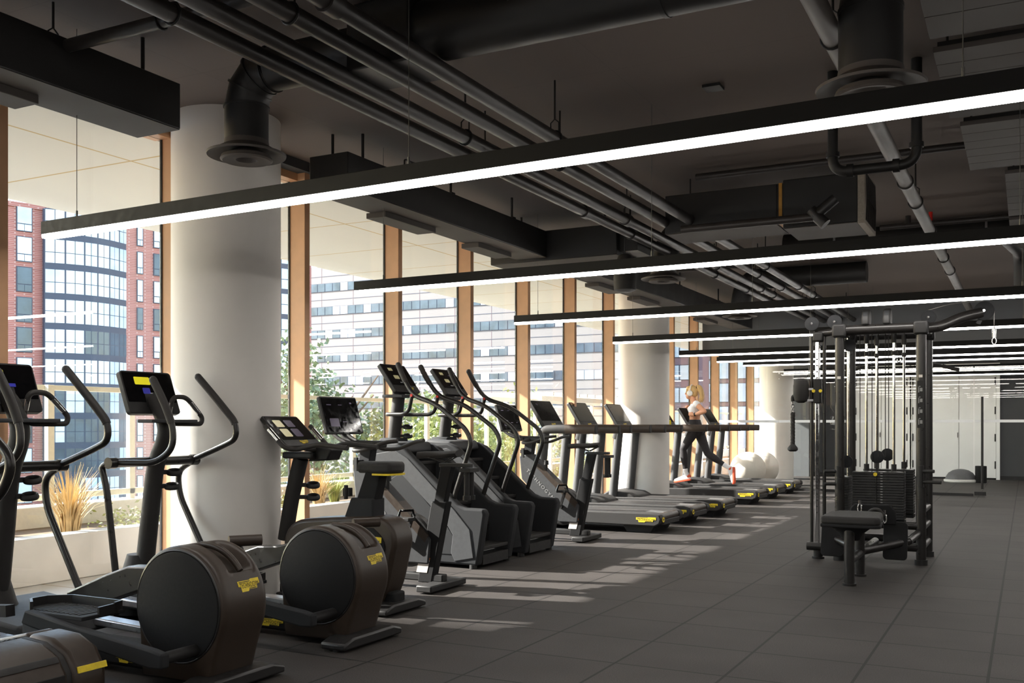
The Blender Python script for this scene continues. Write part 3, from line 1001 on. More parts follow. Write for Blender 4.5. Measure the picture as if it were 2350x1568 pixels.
def office():
    Y = 126.0
    t = thing('office_building', 'pale concrete office block with ribbon windows, beyond the brick apartments', 'building', (-80, Y, -7))
    MB().box(-125, -47, Y, Y + 20, -7.2, 26.6).build('facade', 'office_wall', t)
    sl = MB()
    for k in range(9):
        z = 22.5 - 3.74 * k
        sl.box(-125, -47, Y - .03, Y, z + 2.45, z + 2.53)
    sl.build('panel_joint', 'frame_slate', t)
    jt = MB()
    for i in range(13):
        jt.box(-125 + i * 6.2 - .02, -125 + i * 6.2 + .02, Y - .02, Y, -7, 26.6)
    jt.build('vertical_joint', 'mauve_wall', t)
    rn = random.Random(9)
    for k in range(9):
        z = 22.5 - 3.74 * k
        f = MB().box(-125, -47.5, Y - .06, Y - .01, z, z + 1.4).build('ribbon_window', 'frame_slate', t)
        p = MB(); q = MB()
        x = -124.9
        while x < -48.5:
            (p if rn.random() < .78 else q).box(x, x + 1.38, Y - .1, Y - .061, z + .08, z + 1.32)
            x += 1.5
        p.build('pane', 'pane_dark', f)
        q.build('blind_pane', 'pane_sky', f)
office()

def mauve():
    Y = 135.0
    t = thing('apartment_tower', 'mauve brick tower with pale glazing, seen beyond the runner', 'building', (-30, Y, -7))
    MB().box(-47, -12, Y, Y + 20, -7.2, 40).build('facade', 'mauve_wall', t)
    for k in range(12):
        z = 30 - 3.2 * k
        f = MB().box(-46, -41.5, Y - .1, Y - .01, z, z + 2.2).box(-39.5, -31, Y - .1, Y - .01, z, z + 2.7).box(-29, -23, Y - .1, Y - .01, z, z + 2.2).build('window', 'frame_slate', t)
        p = MB()
        for (a, b, h) in ((-45.9, -43.8, 2.1), (-43.6, -41.6, 2.1), (-39.4, -36.7, 2.6), (-36.5, -33.9, 2.6), (-33.7, -31.1, 2.6), (-28.9, -26.1, 2.1), (-25.9, -23.1, 2.1)):
            p.box(a, b, Y - .14, Y - .101, z + .1, z + h)
        p.build('pane', 'pane_sky', f)
mauve()
t = thing('pergola', 'white slatted pergola on the terrace beyond the treadmills', 'pergola', (-7.9, 17.5, .38))
for y in (15.4, 19.6):
    for x in (-8.3, -7.3):
        MB().box(x - .03, x + .03, y - .03, y + .03, .3, 1.78).build('post', 'kerb_white', t)
for x in (-8.3, -7.3):
    MB().box(x - .035, x + .035, 15.0, 20.0, 1.72, 1.8).build('beam', 'kerb_white', t)
for i in range(14):
    MB().box(-8.5, -7.1, 15.1 + i * .36, 15.14 + i * .36, 1.8, 1.86).build('slat', 'kerb_white', t)

# ------------------------------------------------------------------ ellipticals (built at the second one's place)
def elliptical():
    c = 4.84
    t = thing('elliptical_trainer', 'black elliptical trainer with round flywheel, screen showing a yellow picture beside the white column', 'elliptical trainer', (-3.76, c, 0), 'cardio machines facing the windows')
    MB().prism([(c - .29, .012), (c + .29, .012), (c + .29, .05), (c + .2, .075), (c - .2, .075), (c - .29, .05)], 'x', -3.63, -3.45).build('rear_stabilizer', 'black_metal', t, bevel=.012)
    for y in (c - .25, c + .25):
        MB().cyl((-3.54, y, 0), (-3.54, y, .014), .028, 14).build('levelling_foot', 'matte_black', t)
    MB().box(-5.5, -3.62, c - .085, c + .085, .03, .15).build('chassis', 'charcoal', t, bevel=.02)
    badge(planefn((-4.28, c - .0865, .055), (1, 0, 0), (0, 0, 1), .2, .05), t, 'chassis_badge')
    MB().box(-5.6, -5.44, c - .3, c + .3, .0, .07).build('front_stabilizer', 'black_metal', t, bevel=.015)
    # flywheel housing
    cx, cz, R = -3.757, .402, .302
    n = 96
    skirt = [(-3.99, .04), (-3.55, .04), (-3.5, .2), (-3.46, .38)]
    def rad(a):
        ux, uz = math.cos(a), math.sin(a)
        r = R
        if uz < 0.0:
            # ray against the pedestal trapezoid
            best = None
            for (p, q) in ((((-4.01, .03)), ((-3.56, .03))), (((-3.56, .03)), ((-3.475, .30))), (((-4.01, .03)), ((-4.035, .30)))):
                ex, ez = q[0] - p[0], q[1] - p[1]
                den = ux * ez - uz * ex
                if abs(den) < 1e-9:
                    continue
                rr = ((p[0] - cx) * ez - (p[1] - cz) * ex) / den
                s = ((p[0] - cx) * uz - (p[1] - cz) * ux) / den
                if rr > 0 and 0 <= s <= 1:
                    best = rr
            if best:
                r = max(r, best)
        return r
    ys = [-.158, -.15, -.13] + [-.13 + .27 * i / 16 for i in range(1, 16)] + [.14, .15, .158]
    hb = MB()
    vs = []
    for j, y in enumerate(ys):
        edge = min(y + .158, .158 - y)
        ins = .014 * (1 - min(1, edge / .02)) ** 2
        for k in range(n):
            a = 2 * PI * k / n
            r = rad(a) - ins
            deg = math.degrees(a)
            if deg > 180:
                deg -= 360
            if 34 < deg < 96:
                fa = min(1, (deg - 34) / 5, (96 - deg) / 14)
                fy = max(0, min(1, (y + .06) / .03, (.115 - y) / .03))
                r -= .05 * max(0, fa) * fy
            vs.append((cx + r * math.cos(a), c + y, cz + r * math.sin(a)))
    m = len(ys)
    fs = [(i * n + k, i * n + (k + 1) % n, (i + 1) * n + (k + 1) % n, (i + 1) * n + k) for i in range(m - 1) for k in range(n)]
    fs += [tuple(range(n - 1, -1, -1)), tuple(range((m - 1) * n, m * n))]
    hb.add(vs, fs)
    h = hb.build('flywheel_housing', 'bronze_black', t, ang=50)
    gr = [(cx + .29 * math.cos(math.radians(d)), c + .03, cz + .29 * math.sin(math.radians(d))) for d in range(36, 97, 5)]
    MB().tube(gr, .017, 10).build('carry_handle', 'bronze_black', h)
    for sgn in (-1, 1):
        sc_ = MB().lathe([(.0, .168 * sgn), (.268, .168 * sgn), (.274, .164 * sgn), (.276, .15 * sgn)], (cx, c, cz), 'y', 72).build('side_cover', 'charcoal', t)
        ring = [(cx + .28 * math.cos(2 * PI * i / 72), c + .158 * sgn, cz + .28 * math.sin(2 * PI * i / 72)) for i in range(72)]
        MB().tube(ring, .006, 8, closed=True).build('cover_rim', 'tube_black', sc_)
    def bf(u, v, l):
        a = math.radians(14 + 11.5 * v)
        return (cx + (R + l) * math.cos(a), c - .035 + .15 * u, cz + (R + l) * math.sin(a))
    badge(bf, t)
    # cranks and pedal arms
    MB().cyl((-3.63, c - .165, .2), (-3.63, c - .39, .2), .03, 18).build('crank', 'matte_black', t)
    MB().cyl((-3.86, c + .165, .615), (-3.86, c + .39, .615), .03, 18).build('crank', 'matte_black', t)
    MB().cyl((-3.76, c + .2, .69), (-3.66, c + .34, .69), .03, 16).build('crank_cap', 'bronze_black', t)
    a0 = MB().prism([(-3.58, .165), (-3.58, .235), (-3.66, .25), (-4.2, .31), (-4.55, .36), (-4.58, .29), (-4.5, .275), (-3.66, .16)], 'y', c - .43, c - .375)
    pa = a0.build('pedal_arm', 'graphite_dark', t, bevel=.01)
    def tray(x0, x1, y0, y1, z, par, slope=0.0):
        mb = MB()
        mb.prism([(x0 + .1, y0), (x1, y0), (x1, y1), (x0 + .1, y1), (x0, y1 - .08), (x0, y0 + .08)], 'z', z, z + .02)
        o = mb.build('pedal', 'graphite_dark', par, bevel=.004)
        lip = MB()
        path = [(x1, y0 + .02, z + .035), (x0 + .1, y0 + .01, z + .035), (x0, y0 + .08, z + .035), (x0, y1 - .08, z + .035), (x0 + .1, y1, z + .035), (x1 - .02, y1, z + .035), (x1, y1 - .06, z + .035)]
        for p, q in zip(path[1:-1], path[2:]):
            lip.bar(p, q, .014, .06)
        lip.bar(path[-1], (x1, y0 + .1, z + .03), .014, .05)
        lip.build('pedal_lip', 'black_metal', o)
        rb = MB()
        for i in range(12):
            x = x0 + .06 + i * (x1 - x0 - .1) / 12
            rb.box(x, x + .014, y0 + .03, y1 - .03, z + .02, z + .024)
        rb.build('pedal_grip', 'graphite', o)
    tray(-4.66, -4.17, c - .39, c - .13, .33, t)
    MB().prism([(-4.58, .31), (-4.3, .28), (-4.34, .2), (-4.38, .17), (-4.5, .18), (-4.58, .24)], 'y', c - .42, c - .385).build('roller_bracket', 'graphite', t, bevel=.006)
    MB().cyl((-4.45, c - .41, .235), (-4.45, c - .30, .235), .045, 24).build('roller', 'matte_black', t)
    MB().prism([(-5.14, .2), (-4.78, .27), (-4.5, .36), (-3.86, .57), (-3.82, .66), (-4.45, .5), (-4.62, .49), (-4.8, .43), (-5.14, .3)], 'y', c + .28, c + .38).build('pedal_arm', 'tube_black', t, bevel=.012)
    MB().cyl((-5.0, c + .24, .21), (-5.0, c + .32, .21), .045, 24).build('roller', 'matte_black', t)
    # ramp and rails
    for sgn in (-1, 1):
        MB().prism([(-5.55, .2), (-4.3, .15), (-4.3, .11), (-5.55, .15)], 'y', c + sgn * .31 - .05, c + sgn * .31 + .05).build('roller_rail', 'alu', t, bevel=.008)
    MB().prism([(-5.62, .07), (-5.62, .23), (-5.5, .26), (-4.9, .2), (-4.85, .1)], 'y', c - .22, c + .42).build('ramp_cover', 'graphite', t, bevel=.02)
    # column
    pts = cr([(-5.43, c, .06), (-5.38, c, .3), (-5.32, c, .7), (-5.27, c, 1.02), (-5.19, c, 1.2), (-5.18, c, 1.3), (-5.24, c, 1.42), (-5.3, c, 1.48)], 5)
    rs = [.066 - .018 * i / (len(pts) - 1) for i in range(len(pts))]
    MB().tube(pts, rs, 20).build('column', 'soft_black', t)
    MB().lathe([(.2, 0.03), (.19, .12), (.13, .26), (.085, .42)], (-5.42, c, 0), 'z', 28).build('column_base', 'soft_black', t)
    MB().cyl((-5.28, c - .33, 1.06), (-5.28, c + .33, 1.06), .032, 20).build('pivot_bar', 'tube_black', t)
    for sgn in (-1, 1):
        MB().cyl((-5.28, c + sgn * .33, 1.06), (-5.28, c + sgn * .385, 1.06), .038, 20).build('pivot_cap', 'tube_black', t)
    near = fil([(-5.28, c - .33, 1.06), (-5.0, c - .25, 1.06), (-4.89, c - .21, 1.15), (-4.89, c - .2, 1.28), (-4.95, c - .22, 1.45), (-5.02, c - .25, 1.6)], .09, 6)
    far = fil([(-5.28, c + .34, 1.06), (-5.06, c + .40, 1.155), (-4.93, c + .41, 1.21), (-4.93, c + .41, 1.32), (-5.09, c + .39, 1.49), (-5.24, c + .36, 1.65)], .09, 6)
    for path in (near, far):
        a = MB().tube(path, .021, 14).build('moving_arm', 'tube_black', t)
        g = [path[-1 - i] for i in range(0, 9)][::-1]
        i0 = max(i for i, p in enumerate(path) if p.z < 1.33)
        MB().tube(path[i0:], .0255, 14).ball(path[-1], .026, 12).build('hand_grip', 'grip_rubber', a)
    MB().tube(fil([(-5.28, c - .36, 1.06), (-5.36, c - .37, 1.04), (-5.31, c - .37, .9), (-5.23, c - .36, .3)], .08, 6), .022, 14).build('link_rod', 'tube_black', t)
    MB().bar((-5.28, c - .36, .29), (-4.7, c - .4, .34), .05, .06).build('link_coupling', 'black_metal', t)
    MB().tube(fil([(-5.28, c + .36, 1.06), (-5.44, c + .36, .98), (-5.42, c + .36, .8), (-5.1, c + .35, .3)], .08, 6), .022, 14).build('link_rod', 'tube_black', t)
    ui = [(-.12, .22, .3, .26, 'ui_yellow'), (-.08, -.12, .14, .2, 'ui_blue'), (.12, -.1, .1, .1, 'ui_blue'), (-.05, -.35, .04, .015, 'ui_grey'), (.0, -.2, .05, .03, 'ui_grey')]
    d = screen(t, c, .44, 1.385, 1.675, -5.26, -5.37, .04, .012, 'display', ui, .025, split=.27)
    W = Vector((-.11, 0, .29)).normalized()
    badge(planefn(Vector((-5.262, c - .045, 1.405)) + Vector((.003, 0, 0)), (0, 1, 0), W, .09, .03), d)
    MB().bar((-5.3, c, 1.42), (-5.34, c, 1.52), .12, .06).build('display_mount', 'matte_black', t)
    MB().box(-5.22, -5.08, c - .2, c + .2, 1.322, 1.345).build('phone_shelf', 'graphite', t, bevel=.006)
    lp = fil([(-5.2, c + .04, 1.35), (-5.15, c + .04, 1.5), (-5.15, c + .16, 1.5), (-5.12, c + .28, 1.36), (-5.12, c + .27, 1.315), (-5.16, c + .06, 1.315), (-5.2, c + .04, 1.35)], .045, 5)
    lo = MB().tube(lp, .0165, 12).build('fixed_handle', 'grip_rubber', t)
    MB().cyl((-5.185, c + .04, 1.395), (-5.165, c + .04, 1.46), .0175, 12).build('pulse_sensor', 'chrome', lo)
    MB().cyl((-5.141, c + .19, 1.465), (-5.125, c + .255, 1.39), .0175, 12).build('pulse_sensor', 'chrome', lo)
    for (z, dy) in ((.985, .1), (.89, .08)):
        ring = [(-5.2 + .044 * math.cos(2 * PI * i / 20), c + dy + .044 * math.sin(2 * PI * i / 20), z - .011 * math.cos(2 * PI * i / 20 + .8)) for i in range(20)]
        rb = MB().tube(ring, .008, 8, closed=True, flat=2.2)
        rb.bar((-5.24, c + dy - .02, z), (-5.27, c, z), .04, .03)
        rb.build('cup_holder', 'matte_black', t)
    return t
e2 = elliptical()
e1 = dup(e2, (0, -1.09, 0), 'black elliptical trainer with round flywheel and exposed pedal, behind the curved treadmill')

# ------------------------------------------------------------------ curved manual treadmill at the near corner
def curved_treadmill():
    t = thing('curved_treadmill', 'black curved treadmill with slatted rubber belt and yellow stripe at the bottom left corner', 'treadmill', (-4.6, 2.75, 0))
    prof = [(-3.78, .03), (-3.73, .1), (-3.735, .2), (-3.79, .275), (-3.9, .325), (-4.05, .335), (-4.05, .03)]
    MB().prism(prof, 'y', 2.25, 3.08).build('rear_housing', 'bronze_black', t, bevel=.02)
    MB().prism([(p[0] + (.012 if p[0] > -4 else 0), p[1] + (.01 if p[1] > .2 else 0)) for p in prof], 'y', 3.1, 3.28).build('rear_end_cap', 'bronze_black', t, bevel=.03, seg=3)
    MB().prism([(p[0] - .006, p[1] - .004) for p in prof], 'y', 3.075, 3.105).build('cap_gap', 'gasket', t)
    MB().prism([(-3.735, .17), (-3.728, .17), (-3.729, .198), (-3.736, .2)], 'y', 2.25, 3.06).build('groove', 'gasket', t)
    MB().prism([(-3.766, .252), (-3.782, .274), (-3.79, .276), (-3.775, .25)], 'y', 2.25, 3.06).build('groove', 'gasket', t)
    MB().prism([(-3.724, .195), (-3.716, .195), (-3.724, .222), (-3.73, .222)], 'y', 3.12, 3.275).build('stripe', 'yellow', t)
    belt = []
    for i in range(29):
        x = -4.06 - i * .05
        z = .325 - .1 * math.sin(PI * min(1, i / 26)) + .09 * max(0, (i - 16) / 12) ** 2
        belt.append((x, z))
    b = MB()
    for (x, z), (x2, z2) in zip(belt[:-1], belt[1:]):
        b.add([(x - .003, 2.4, z), (x2 + .003, 2.4, z2), (x2 + .003, 3.1, z2), (x - .003, 3.1, z), (x - .003, 2.4, z - .03), (x2 + .003, 2.4, z2 - .03), (x2 + .003, 3.1, z2 - .03), (x - .003, 3.1, z - .03)],
              [(0, 3, 2, 1), (4, 5, 6, 7), (0, 1, 5, 4), (1, 2, 6, 5), (2, 3, 7, 6), (3, 0, 4, 7)])
    bo = b.build('belt', 'graphite_dark', t, bevel=.004)
    tr = MB()
    for j, ((x, z), (x2, z2)) in enumerate(zip(belt[:-1], belt[1:])):
        for k in range(12):
            y = 2.44 + k * .055
            p0 = Vector(((x + x2) / 2 + .012, y, (z + z2) / 2 + .002))
            tr.bar(p0, p0 + Vector((-.022, .034, 0)), .011, .01)
    tr.build('tread_pattern', 'graphite', bo)
    for y0, y1 in ((2.25, 2.39), (3.11, 3.25)):
        pr = [(-4.04, .05), (-4.04, .33)] + [(x, z + .02) for x, z in belt] + [(-5.5, .05)]
        MB().prism(pr, 'y', y0, y1).build('side_rail', 'bronze_black', t, bevel=.012)
    for y in (2.3, 3.15):
        MB().box(-5.55, -5.4, y, y + .1, 0, .06).build('foot', 'matte_black', t)
        MB().box(-4.0, -3.86, y, y + .1, 0, .04).build('foot', 'matte_black', t)
    for y in (2.46, 3.16):
        MB().tube(fil([(-5.35, y, .3), (-4.75, y, .75), (-4.3, y, .98), (-4.22, y, 1.14), (-4.42, y, 1.29), (-4.7, y, 1.28), (-5.35, y, .5)], .13, 7), .024, 14).build('handlebar', 'tube_black', t)
    t.location = (-4.65, 2.65, 0)
curved_treadmill()

# ------------------------------------------------------------------ upright bike
def upright_bike():
    c = 5.77
    t = thing('upright_bike', 'black upright exercise bike with wide yellow-edged seat and tilted screen', 'exercise bike', (-4.2, c, 0), 'cardio machines facing the windows')
    MB().prism([(c - .25, .01), (c + .25, .01), (c + .25, .045), (c + .15, .075), (c - .15, .075), (c - .25, .045)], 'x', -4.0, -3.84).build('rear_stabilizer', 'black_metal', t, bevel=.012)
    MB().box(-4.94, -4.82, c - .1, c + .25, 0, .07).build('front_stabilizer', 'black_metal', t, bevel=.012)
    MB().box(-4.93, -3.9, c - .07, c + .07, .03, .14).build('chassis', 'charcoal', t, bevel=.015)
    body = [(-4.0, .05), (-3.93, .2), (-3.88, .4), (-3.86, .5), (-3.89, .6), (-3.97, .655), (-4.1, .665), (-4.5, .64), (-4.75, .6), (-4.85, .45), (-4.8, .2), (-4.7, .1), (-4.6, .05)]
    MB().prism([tuple(p)[:2] for p in [(q[0], q[1]) for q in [(v.x, v.y) for v in cr([(x, z, 0) for x, z in body], 4)]]], 'y', c - .12, c + .12).build('body', 'bronze_black', t, bevel=.03, seg=3)
    inner = [(-4.02, .14), (-3.95, .4), (-3.95, .5), (-4.02, .575), (-4.1, .59), (-4.5, .57), (-4.72, .5), (-4.75, .3), (-4.6, .14)]
    for y0, y1 in ((c - .128, c - .11), (c + .11, c + .128)):
        MB().prism([(v.x, v.y) for v in cr([(x, z, 0) for x, z in inner + inner[:1]], 4)[:-1]], 'y', y0, y1).build('side_cover', 'charcoal', t, bevel=.004)
    badge(planefn((-4.22, c - .13, .46), (1, 0, -.05), (0.05, 0, 1), .25, .08), t)
    for z, dx, y in ((.32, .12, c - .2), (.12, -.12, c + .2)):
        p = MB().bar((-4.35, y, .25), (-4.35 + dx, y, z), .03, .03).build('crank', 'black_metal', t)
        MB().box(-4.4 + dx, -4.28 + dx, y - .06, y + .06, z - .02, z + .02).build('pedal', 'matte_black', t, bevel=.008)
    pts = cr([(-4.93, c, .45), (-4.87, c, .75), (-4.8, c, 1.0), (-4.78, c, 1.06)], 5)
    MB().tube(pts, [.056] * len(pts), 18).build('column', 'soft_black', t)
    MB().box(-4.88, -4.6, c - .1, c + .1, 1.06, 1.11).build('console_base', 'matte_black', t, bevel=.015)
    MB().prism([(-4.68, 1.04), (-4.5, 1.05), (-4.46, 1.13), (-4.6, 1.16)], 'y', c - .05, c + .1).build('console_arm', 'matte_black', t, bevel=.012)
    ui = [(-.22, .2, .22, .3, 'ui_cream'), (.08, .2, .22, .3, 'ui_dim'), (-.22, -.2, .22, .34, 'ui_cream'), (.08, -.2, .22, .34, 'ui_dim')]
    d = screen(t, c, .40, 1.155, 1.375, -4.74, -4.99, .03, .014, 'display', ui, .02, split=.2)
    W = Vector((-.25, 0, .22)).normalized()
    badge(planefn(Vector((-4.755, c - .02, 1.172)), (0, 1, 0), W, .09, .035), d)
    for sgn in (-1, 1):
        y = c + sgn * .25
        hb = MB().tube(fil([(-4.9, y, 1.3), (-4.72, y, 1.14), (-4.66, y - sgn * .06, 1.13), (-4.5, y - sgn * .1, 1.17), (-4.22, y - sgn * .07, 1.145)], .06, 5), .018, 14).build('handlebar', 'grip_rubber', t)
        MB().cyl((-4.87, y, 1.275), (-4.78, y, 1.195), .0188, 12).build('pulse_sensor', 'chrome', hb)
    MB().tube([(-4.6, c - .18, 1.14), (-4.62, c, 1.12), (-4.6, c + .18, 1.14)], .018, 12).build('handlebar_bridge', 'grip_rubber', t)
    for z in (.86, .77):
        ring = [(-4.74 + (.0) + .044 * math.cos(2 * PI * i / 20), c + .09 + .044 * math.sin(2 * PI * i / 20), z - .011 * math.cos(2 * PI * i / 20 + .8)) for i in range(20)]
        rb = MB().tube(ring, .008, 8, closed=True, flat=2.2)
        rb.bar((-4.78, c + .06, z), (-4.86, c, z), .04, .03)
        rb.build('cup_holder', 'matte_black', t)
    MB().prism([(-4.22, .62), (-4.3, .62), (-4.16, .98), (-4.03, .98), (-4.12, .62)], 'y', c - .05, c + .05).build('seat_post', 'charcoal', t, bevel=.008)
    MB().prism([(-4.34, .62), (-4.27, .79), (-4.08, .79), (-4.08, .62)], 'y', c - .075, c + .075).build('post_sleeve', 'graphite_dark', t, bevel=.01)
    MB().box(-4.33, -4.27, c - .09, c - .05, .8, .86).cyl((-4.3, c - .09, .78), (-4.3, c - .09, .88), .016, 10).build('adjust_lever', 'matte_black', t, bevel=.004)
    sp = [(-4.3, .035), (-4.27, .05), (-4.15, .06), (-4.06, .11), (-3.94, .118), (-3.87, .1), (-3.84, .0), (-3.87, -.1), (-3.94, -.118), (-4.06, -.11), (-4.15, -.06), (-4.27, -.05), (-4.3, -.035)]
    sp = [(-4.08 + (x + 4.08) * .76, y) for x, y in sp]
    top = MB().prism([(x, c + y) for x, y in sp], 'z', .965, 1.05)
    s = top.build('seat', 'soft_black', t, bevel=.036, seg=5)
    MB().prism([(x * 1.0 + .0, c + y * .96) for x, y in sp[3:10]], 'z', .955, .968).build('seat_trim', 'yellow', s)
    return t
upright_bike()

# ------------------------------------------------------------------ spin bikes
def spin_bike():
    c = 6.7
    t = thing('spin_bike', 'black spin bike with a large blank screen, in front of the stair climbers', 'exercise bike', (-4.5, c, 0), 'cardio machines facing the windows')
    MB().box(-4.2, -4.06, c - .27, c + .27, .012, .065).build('rear_stabilizer', 'matte_black', t, bevel=.01)
    MB().box(-5.3, -5.16, c - .25, c + .25, .0, .06).build('front_stabilizer', 'matte_black', t, bevel=.01)
    for y in (c - .22, c + .22):
        MB().cyl((-4.13, y, 0), (-4.13, y, .015), .025, 12).build('levelling_foot', 'matte_black', t)
    MB().bar((-5.25, c, .09), (-4.1, c, .09), .08, .06).build('base_beam', 'matte_black', t, bevel=.01)
    # saddle post
    MB().prism([(-4.33, .05), (-4.2, .05), (-4.06, .7), (-4.2, .7)], 'y', c - .045, c + .045).build('seat_tube', 'charcoal', t, bevel=.008)
    MB().prism([(-4.185, .68), (-4.09, .68), (-4.02, .98), (-4.12, .98)], 'y', c - .035, c + .035).build('seat_post', 'charcoal', t, bevel=.006)
    MB().box(-4.14, -3.86, c - .03, c + .03, .975, 1.005).build('saddle_slide', 'black_metal', t, bevel=.005)
    MB().prism([(-4.34, .13), (-4.24, .13), (-4.215, .23), (-4.315, .23)], 'y', c - .0475, c - .045).build('warning_label', 'label_white', t)['label'] = 'white warning label'
    MB().prism([(-4.3145, .231), (-4.2145, .231), (-4.21, .25), (-4.31, .25)], 'y', c - .0478, c - .045).build('label_header', 'label_orange', t)['label'] = 'orange strip of the warning label'
    sp = [(-4.33, 1.07), (-4.2, 1.085), (-4.05, 1.09), (-3.95, 1.11), (-3.93, 1.085), (-4.0, 1.055), (-4.15, 1.05), (-4.32, 1.05)]
    mb = MB()
    path = [(-4.36, c, 1.065), (-4.28, c, 1.07), (-4.18, c, 1.072), (-4.1, c, 1.075), (-4.03, c, 1.08), (-3.97, c, 1.085)]
    wd = [.018, .026, .034, .055, .075, .06]
    vs = []
    for p, w in zip(path, wd):
        for k in range(16):
            a = 2 * PI * k / 16
            vs.append((p[0], p[1] + w * math.cos(a), p[2] + (.026 if math.sin(a) > 0 else .03) * math.sin(a)))
    fs = [(i * 16 + k, i * 16 + (k + 1) % 16, (i + 1) * 16 + (k + 1) % 16, (i + 1) * 16 + k) for i in range(5) for k in range(16)]
    fs += [tuple(range(15, -1, -1)), tuple(range(80, 96))]
    mb.add(vs, fs)
    s = mb.build('saddle', 'soft_black', t)
    MB().tube([(-4.25, c - .02, 1.055), (-4.1, c - .025, 1.01), (-4.0, c - .03, 1.06)], .005, 6).tube([(-4.25, c + .02, 1.055), (-4.1, c + .025, 1.01), (-4.0, c + .03, 1.06)], .005, 6).build('saddle_rails', 'black_metal', s)
    w = MB()
    for dy in (-.035, .035):
        w.cyl((-3.88, c + dy, .74), (-3.88, c + dy, .95), .022, 16).cyl((-3.88, c + dy, .72), (-3.88, c + dy, .755), .032, 16)
    w.box(-3.93, -3.83, c - .07, c + .07, .94, .97)
    w.build('dumbbell_holder', 'matte_black', t)
    # slanted frame beam with lettering
    U = Vector((.72, 0, -.69)).normalized()
    Wv = Vector((.69, 0, .72)).normalized()
    beam = MB().prism([(-4.96, .95), (-4.8, .97), (-4.66, .83), (-4.2, .4), (-4.22, .2), (-4.45, .2), (-4.93, .68)], 'y', c - .06, c + .06).build('frame_beam', 'graphite', t, bevel=.012)
    vs, fs = letters('TECHNOGYM', 1.35)
    fn = planefn(Vector((-4.87, c - .061, .775)), U, Wv, .47, .04)
    MB().add([fn(u, v, .002) for u, v in vs], fs).build('lettering', 'letter_grey', beam, recalc=False)
    MB().prism([(-4.76, .84), (-4.7, .86), (-4.22, .43), (-4.25, .37)], 'y', c - .0605, c + .0605).build('beam_trim', 'bronze_black', beam)
    MB().lathe([(.05, -.05), (.2, -.045), (.215, -.03), (.215, .03), (.2, .045), (.05, .05)], (-4.42, c, .38), 'y', 48).build('flywheel', 'black_metal', t)
    cr_ = MB().bar((-4.42, c - .09, .38), (-4.36, c - .09, .55), .02, .03).bar((-4.42, c + .09, .38), (-4.48, c + .09, .21), .02, .03).cyl((-4.42, c - .1, .38), (-4.42, c + .1, .38), .025, 14)
    cr_.build('crank', 'black_metal', t)
    for (px, py, pz) in ((-4.36, c - .16, .56), (-4.48, c + .16, .2)):
        p = MB().box(px - .055, px + .055, py - .05, py + .05, pz - .014, pz + .014).build('pedal', 'matte_black', t, bevel=.005)
        MB().tube([(px - .05, py - .045, pz + .01), (px - .03, py - .04, pz + .07), (px + .03, py + .04, pz + .07), (px + .05, py + .045, pz + .01)], .012, 8).build('toe_cage', 'screen_black', p)
    # head, bars, display
    MB().prism([(-4.93, .9), (-4.82, .9), (-4.78, 1.13), (-4.89, 1.13)], 'y', c - .045, c + .045).build('head_post', 'graphite_dark', t, bevel=.008)
    MB().box(-5.02, -4.7, c - .07, c + .07, 1.12, 1.17).build('console', 'matte_black', t, bevel=.012)
    MB().prism([(-4.96, 1.171), (-4.7, 1.171), (-4.7, 1.176), (-4.96, 1.18)], 'y', c - .05, c + .05).build('console_pad', 'graphite', t)
    for sgn in (-1, 1):
        y = c + sgn * .22
        MB().tube(fil([(-4.82, c + sgn * .06, 1.14), (-4.86, y, 1.1), (-4.72, y + sgn * .02, 1.1), (-4.52, y, 1.17), (-4.42, y - sgn * .03, 1.18)], .07, 5), .0165, 12).build('handlebar', 'grip_rubber', t)
        MB().tube(fil([(-4.9, c + sgn * .07, 1.15), (-5.04, c + sgn * .09, 1.17), (-5.16, c + sgn * .09, 1.25)], .05, 4), .0165, 12).build('aero_bar', 'grip_rubber', t)
    MB().tube(fil([(-4.98, c, 1.15), (-5.08, c, 1.19), (-5.14, c, 1.3)], .04, 4), .024, 12).build('display_arm', 'matte_black', t)
    ui = [(-.3, .3, .12, .03, 'ui_dim'), (0, .3, .1, .02, 'ui_dim'), (.3, .36, .06, .05, 'ui_dim'), (-.24, -.22, .24, .24, 'ui_dim'), (.04, -.2, .12, .02, 'ui_dim'), (.3, -.2, .06, .02, 'ui_dim')]
    d = screen(t, c, .50, 1.235, 1.545, -5.07, -5.16, .03, .014, 'display', ui, .018)
    MB().box(-5.068, -5.058, c - .028, c + .028, 1.237, 1.25).build('logo_plate', 'letter_grey', d)
    for x, y in ((-5.05, c + .1),):
        MB().cyl((-4.62, c - .04, .74), (-4.62, c - .04, .86), .014, 12).cyl((-4.62, c - .04, .85), (-4.62, c - .04, .9), .03, 14, .026).build('resistance_knob', 'matte_black', t)
    MB().box(-4.92, -4.86, c - .11, c - .04, .98, 1.02).box(-4.9, -4.87, c - .125, c - .1, .93, 1.04).build('adjust_lever', 'matte_black', t)
    return t
b1 = spin_bike()
b2 = dup(b1, (-.28, 3.57, 0), 'black spin bike between the stair climbers and the first treadmill')

